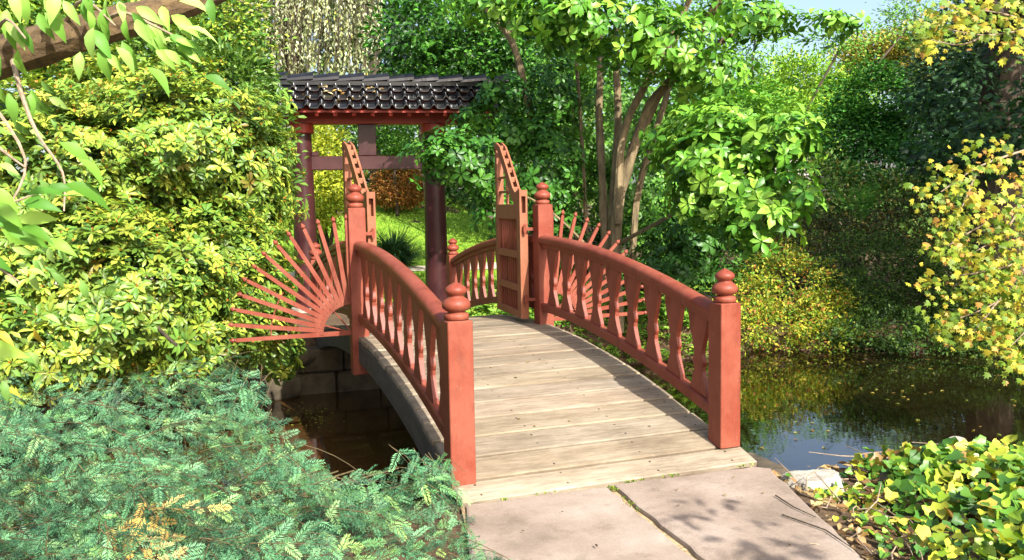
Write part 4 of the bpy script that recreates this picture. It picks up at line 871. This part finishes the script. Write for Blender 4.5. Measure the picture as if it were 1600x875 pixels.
for nm, lab, lumps, n, ll, cols, px, t in BG:
    o = shrub(nm, lab, 'tree', lumps, int(n*1.3), 10, ll, ll*.5, ll*1.6, [tuple(min(255, int(v*1.18)) for v in q_) for q_ in cols], gnd(px, t), FARLEAF, stem=.12, group='trees behind the garden', depth=.55)
    if 'fine branches' in lab:
        mb = MB()
        for k in range(26):
            x0_, y0_ = rng.uniform(1150, 1420), rng.uniform(-30, 60); dx = rng.uniform(-70, 90); limb(mb, [(x0_-dx, y0_-rng.uniform(10, 60), 50), (x0_, y0_, 50), (x0_+dx*.4, y0_+rng.uniform(5, 40), 50), (x0_+dx*.9+rng.normal(0, 15), y0_+rng.uniform(5, 60), 50)], rng.uniform(1.4, 3), .6, 5, .1)
        mb.build('branches', BARKD, o)
# far wood that closes every view
lv = LV(); n = 30000; th = np.where(rng.random(n) < .2, rng.uniform(-2.6, -.7, n), rng.uniform(-.75, 1.35, n)); dd = rng.uniform(36, 46, n)
X = CAM[0]+np.sin(th)*dd; Y = CAM[1]+np.cos(th)*dd; topz = (5.2+3*np.sin(th*9)**2+1.6*np.sin(th*23)+np.where(th > .86, 5, 0)+np.where(th < .45, 6, 0))*np.where((th > .47) & (th < .86), .3, 1)
P = np.stack([X, Y, hgt(X, Y)+topz*rng.random(n)**.8-.2], 1); lv.leaves(P, rdir(n), nrm(np.array([0, -.6, .6])+rdir(n)*.7), rng.uniform(.5, .9, n), rng.uniform(.3, .5, n), pal([(62, 92, 42), (82, 112, 50), (108, 132, 60)], n), T4())
tag(lv.build('woodland', FARLEAF), kind='stuff')
# far house between the trees
ho = thing('garden_house', 'distant pale house with grey-pink roof glimpsed between the trees', 'house'); hp = at(1222, 186, 58); q = MB(); q.box((hp[0], hp[1]+3, 3.4), (6.4, 5, 4.6)); q.build('wall', simple('pale_render', lin(190, 178, 172), lin(206, 196, 190), 3), ho)
q = MB(); zt = 5.6; q.add([(hp[0]-3.5, hp[1]+.2, zt), (hp[0]+3.5, hp[1]+.2, zt), (hp[0]+3.5, hp[1]+5.8, zt), (hp[0]-3.5, hp[1]+5.8, zt), (hp[0]-3.5, hp[1]+3, zt+2.4), (hp[0]+3.5, hp[1]+3, zt+2.4)], [(0, 1, 5, 4), (2, 3, 4, 5), (1, 2, 5), (3, 0, 4), (3, 2, 1, 0)]); q.build('roof', simple('pinkish_roof', lin(160, 138, 134), lin(186, 166, 160), 5), ho); settle(ho, (float(hp[0]), float(hp[1]+3), 1))

# ------------------------------------------------------------------ ivy bank at lower right
def ivy_h(x, y): return hgt(x, y)
lv = LV(); n = 13000; X = rng.uniform(.5, 5.4, n); Y = rng.uniform(-5.6, -2.0, n)
edge = np.interp(Y, [-5.8, -4.7, -3.47], [.12, .50, .93])+.07; patch = np.sin(X*3.1+1)*np.sin(Y*2.7)+.5*np.sin(X*7+Y*5)
ok = (X > edge+.10*rng.random(n)) & (Y < y_near(X)+np.interp(X, [1.0, 1.6, 2.4, 3.2], [-.30, -.26, -.10, .06])) & ((patch > -.45) | (rng.random(n) < .2)) & (rng.random(n) < np.clip((X-edge)/.26, .34, 1)); X, Y = X[ok], Y[ok]; n = len(X)
hh = .02+.17*rng.random(n)**.8*np.clip((X-edge[ok])/.5, .15, 1)*np.clip((y_near(X)+.15-Y)/.5, .25, 1)*(1+.5*patch[ok]); P = np.stack([X, Y, hgt(X, Y)+hh], 1)
lowd = np.clip((X-edge[ok])/1.0, 0, 1); sz = rng.uniform(.5, 1.2, n)*(.042+.040*lowd)*np.where(rng.random(n) < .12, 1.4, 1)
A = nrm(np.array([0, -.35, -.15])+rdir(n)*np.array([1, 1, .5])); Nn = nrm(np.array([0, -.35, 1.])+rdir(n)*.72)
C = pal([(126, 154, 46), (164, 170, 56), (88, 130, 44), (60, 100, 38), (196, 178, 74), (134, 104, 52)], n, [2.6, 2, 3, 2.8, .8, .7]); lv.leaves(P, A, Nn, sz*1.15, sz*1.05, C, TI())
lv2 = LV(); m_ = 4200; X2 = rng.uniform(.5, 5, m_); Y2 = rng.uniform(-5.6, -2.2, m_); e2 = np.interp(Y2, [-5.8, -4.7, -3.47], [.12, .50, .93])+.03; k2 = (X2 > e2) & (Y2 < y_near(X2)+.1); X2, Y2 = X2[k2], Y2[k2]; m_ = len(X2)
lv2.leaves(np.stack([X2, Y2, hgt(X2, Y2)+.012+.02*rng.random(m_)], 1), nrm(rdir(m_)*[1, 1, .2]), nrm(np.array([0, 0, 1.])+rdir(m_)*.4), rng.uniform(.03, .085, m_), rng.uniform(.02, .05, m_), pal([(140, 108, 70), (176, 146, 100), (110, 80, 50), (196, 170, 120)], m_), T8())
tag(lv.build('ivy', LEAFG), kind='stuff'); tag(lv2.build('leaf_litter', LEAFD), kind='stuff')
sm = MB()
for k in range(210):
    x = rng.uniform(.55, 3.2); y = rng.uniform(-5.2, -2.7); a = rng.uniform(0, 2*pi)
    if x < np.interp(y, [-5.8, -4.7, -3.47], [.12, .50, .93])+.05 or y > y_near(x)+.1: continue
    l = rng.uniform(.12, .4); p = np.array([x, y, float(hgt(x, y))+.03+rng.uniform(0, .05)]); d = np.array([cos(a), sin(a), rng.uniform(-.05, .15)]); sm.tube([p, p+d*l*.5+rng.normal(0, .02, 3), p+d*l], [.004, .0035, .002], 5)
tag(sm.build('dry_stalks', TWIGM), kind='stuff')
def rock(name, c, r, label, seed, m=ROCK, group=None):
    import bmesh
    me = bpy.data.meshes.new(name); b = bmesh.new(); bmesh.ops.create_icosphere(b, subdivisions=4, radius=1)
    rg = np.random.default_rng(seed); K = rg.normal(size=(7, 3))*1.6; ph = rg.uniform(0, 6, 7)
    for v in b.verts:
        p = np.array(v.co); f = 1+.10*sum(sin(K[i]@p+ph[i])/(1+i*.35) for i in range(7))+.02*sin(p@K[0]*9+ph[1]); p = p*f; p = np.clip(p, -.86, .80); v.co = p*np.array(r)
    b.to_mesh(me); b.free(); me.materials.append(m); me.shade_smooth(); o = bpy.data.objects.new(name, me); COL.objects.link(o); o.location = c; return tag(o, label, 'rock', group)
pr = onz(1275, 752, -.09)
rock('rock', (pr[0], pr[1]+.02, -.15), (.21, .15, .12), 'flat pale stone at the corner of the slab by the ivy', 3)
pr = onz(1390, 735, -.12); rock('rock', (pr[0], pr[1], -.19), (.12, .10, .08), 'small tan stone half hidden in ivy behind the pale one', 8)
pr = onz(1495, 684, -.2); rock('rock', (pr[0], pr[1], -.27), (.11, .09, .08), 'small pinkish stone at the pond edge above the ivy', 12)
pr = onz(733, 852, -.1); rock('rock', (pr[0]-.12, pr[1], -.16), (.14, .24, .12), 'tan edging stone between the yew and the slab', 17)
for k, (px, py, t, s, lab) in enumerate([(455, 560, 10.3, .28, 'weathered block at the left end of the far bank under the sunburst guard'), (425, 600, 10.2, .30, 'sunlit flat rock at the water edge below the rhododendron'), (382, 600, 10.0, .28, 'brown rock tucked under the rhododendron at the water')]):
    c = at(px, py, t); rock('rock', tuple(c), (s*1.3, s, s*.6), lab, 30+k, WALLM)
# dead branches at the far water edge
for k, (pts, r) in enumerate((([(1370, 532, 12.8), (1390, 524, 12.7), (1418, 530, 12.6)], 2.2), ([(1372, 542, 12.6), (1392, 546, 12.5), (1406, 534, 12.5)], 1.8), ([(1385, 527, 12.7), (1396, 518, 12.7)], 1.4), ([(1300, 520, 12.8), (1320, 536, 12.6), (1326, 540, 12.5)], 1.6), ([(1400, 530, 12.7), (1440, 522, 12.6), (1470, 532, 12.5)], 1.2))):
    fb = MB(); limb(fb, pts, r, .8, 6); tag(fb.build('fallen_branch', TWIGM), ['longest bleached dead branch arched at the far water edge', 'pale dead branch bent up just under the arched one at the water edge', 'short dead stub sticking up from the arched branch at the water edge', 'dead twig slanting into the water below the sunlit azalea', 'thin dead branch running right along the dark bank under the azalea'][k], 'branch', 'dead branches at the far water edge')
# twigs on the slab
for k, pts in enumerate([[(1212, 774, .0), (1240, 792, 0), (1275, 808, 0)], [(1222, 804, 0), (1290, 828, 0), (1340, 862, 0)]]):
    t_ = MB(); t_.tube([onz(a, b, .004) for a, b, _ in pts], [.004, .0035, .002], 6); tag(t_.build('twig', BARKD), ['short thin twig on the right slab nearest the stone', 'long thin twig along the edge of the right slab'][k], 'twig', 'twigs on the slab')
lv = LV(); pts = [(1128, 772), (1058, 766), (1063, 790), (1190, 770), (880, 800), (980, 712), (982, 714), (1150, 745), (930, 850), (820, 830), (1230, 850)]
P = np.array([onz(a, b, .003) for a, b in pts]); n = len(P); lv.leaves(P, nrm(rdir(n)*[1, 1, 0]), np.tile([0, 0, 1.], (n, 1)), rng.uniform(.02, .035, n), .012, pal([(60, 46, 30), (96, 72, 40), (130, 110, 50)], n), T8()); tag(lv.build('leaf_crumbs', LEAFD), kind='stuff')
# moss and small weeds in the joints
lv = LV(); n = 9; X = rng.uniform(-.7, .7, n); Y = rng.uniform(-2.9, -.4, n); lv.leaves(np.stack([X, Y, dz(Y)+.006], 1), nrm(rdir(n)*[1, 1, 0]), np.tile([0, 0, 1.], (n, 1))+rdir(n)*.2, rng.uniform(.02, .045, n), .016, pal([(120, 96, 50), (150, 130, 60), (90, 70, 40)], n), T8()); tag(lv.build('leaf_crumbs', LEAFD), kind='stuff')
lv = LV(); a, b = np.array([-.085, -3.38]), np.array([-.235, -5.2]); f = rng.random(60); q = a+(b-a)*f[:, None]; e = np.stack([rng.uniform(-.9, .9, 70), np.full(70, -3.345)], 1); e = e[np.sin(e[:, 0]*9)+np.sin(e[:, 0]*23) > .4]
q = np.concatenate([q[f < .25], e]); P = np.concatenate([q, np.full((len(q), 1), -.018)], 1); P = np.repeat(P, 5, 0)+rng.normal(0, .008, (len(q)*5, 3))*[1, 1, .2]; n = len(P)
lv.leaves(P, nrm(rdir(n)+[0, 0, .8]), rdir(n), .016, .010, pal([(110, 130, 50), (150, 160, 60), (80, 104, 40)], n), T4()); tag(lv.build('moss', LEAFM), kind='stuff')
lv = LV(); n = 90; px_, py_ = rng.uniform(1170, 1600, n), 560+150*rng.random(n)**1.6; P = np.array([onz(a, b, ZW+.005) for a, b in zip(px_, py_)])
lv.leaves(P, nrm(rdir(n)*[1, 1, 0]), np.tile([0, 0, 1.], (n, 1))+rdir(n)*.08, rng.uniform(.03, .07, n), .03, pal([(150, 130, 60), (120, 96, 50), (170, 160, 80), (110, 120, 50)], n), T8()); tag(lv.build('floating_leaves', LEAFD), kind='stuff')
# water weed by the guard's shadow
lv = LV(); n = 90; c = onz(480, 650, ZW); P = c+rng.normal(0, 1, (n, 3))*[.16, .3, 0]+[0, 0, .006]; lv.leaves(P, nrm(rdir(n)*[1, 1, 0]), np.tile([0, 0, 1.], (n, 1))+rdir(n)*.15, rng.uniform(.02, .045, n), .018, pal([(120, 130, 50), (150, 150, 60), (90, 100, 40)], n), T8()); tag(lv.build('pond_weed', LEAFM), kind='stuff')

# ------------------------------------------------------------------ light
w = bpy.data.worlds.new('World'); sc.world = w; w.use_nodes = True; nt = w.node_tree; bg = nt.nodes['Background']
sky = nt.nodes.new('ShaderNodeTexSky'); sky.sky_type = 'NISHITA'; sky.sun_disc = False; sky.sun_elevation = SEL; sky.sun_rotation = pi-SAZ; sky.air_density = 1.0; sky.dust_density = 3.5
nt.links.new(sky.outputs[0], bg.inputs[0]); bg.inputs[1].default_value = .15
sd = bpy.data.lights.new('sun', 'SUN'); sd.energy = 5.0; sd.angle = radians(.5); sd.color = (1, .965, .90); so = bpy.data.objects.new('sun', sd); COL.objects.link(so)
so.rotation_euler = Vector(tuple(SUND)).to_track_quat('Z', 'Y').to_euler()
so.location = (0, -20, 20)
vs = sc.view_settings; vs.view_transform = 'Standard'; vs.look = 'None'; vs.exposure = 1.06; vs.gamma = 1
sc.render.engine = 'CYCLES'; cy = sc.cycles; cy.max_bounces = 8; cy.diffuse_bounces = 4; cy.glossy_bounces = 3; cy.transmission_bounces = 4; cy.transparent_max_bounces = 4; cy.use_denoising = True
cy.sample_clamp_indirect = 6
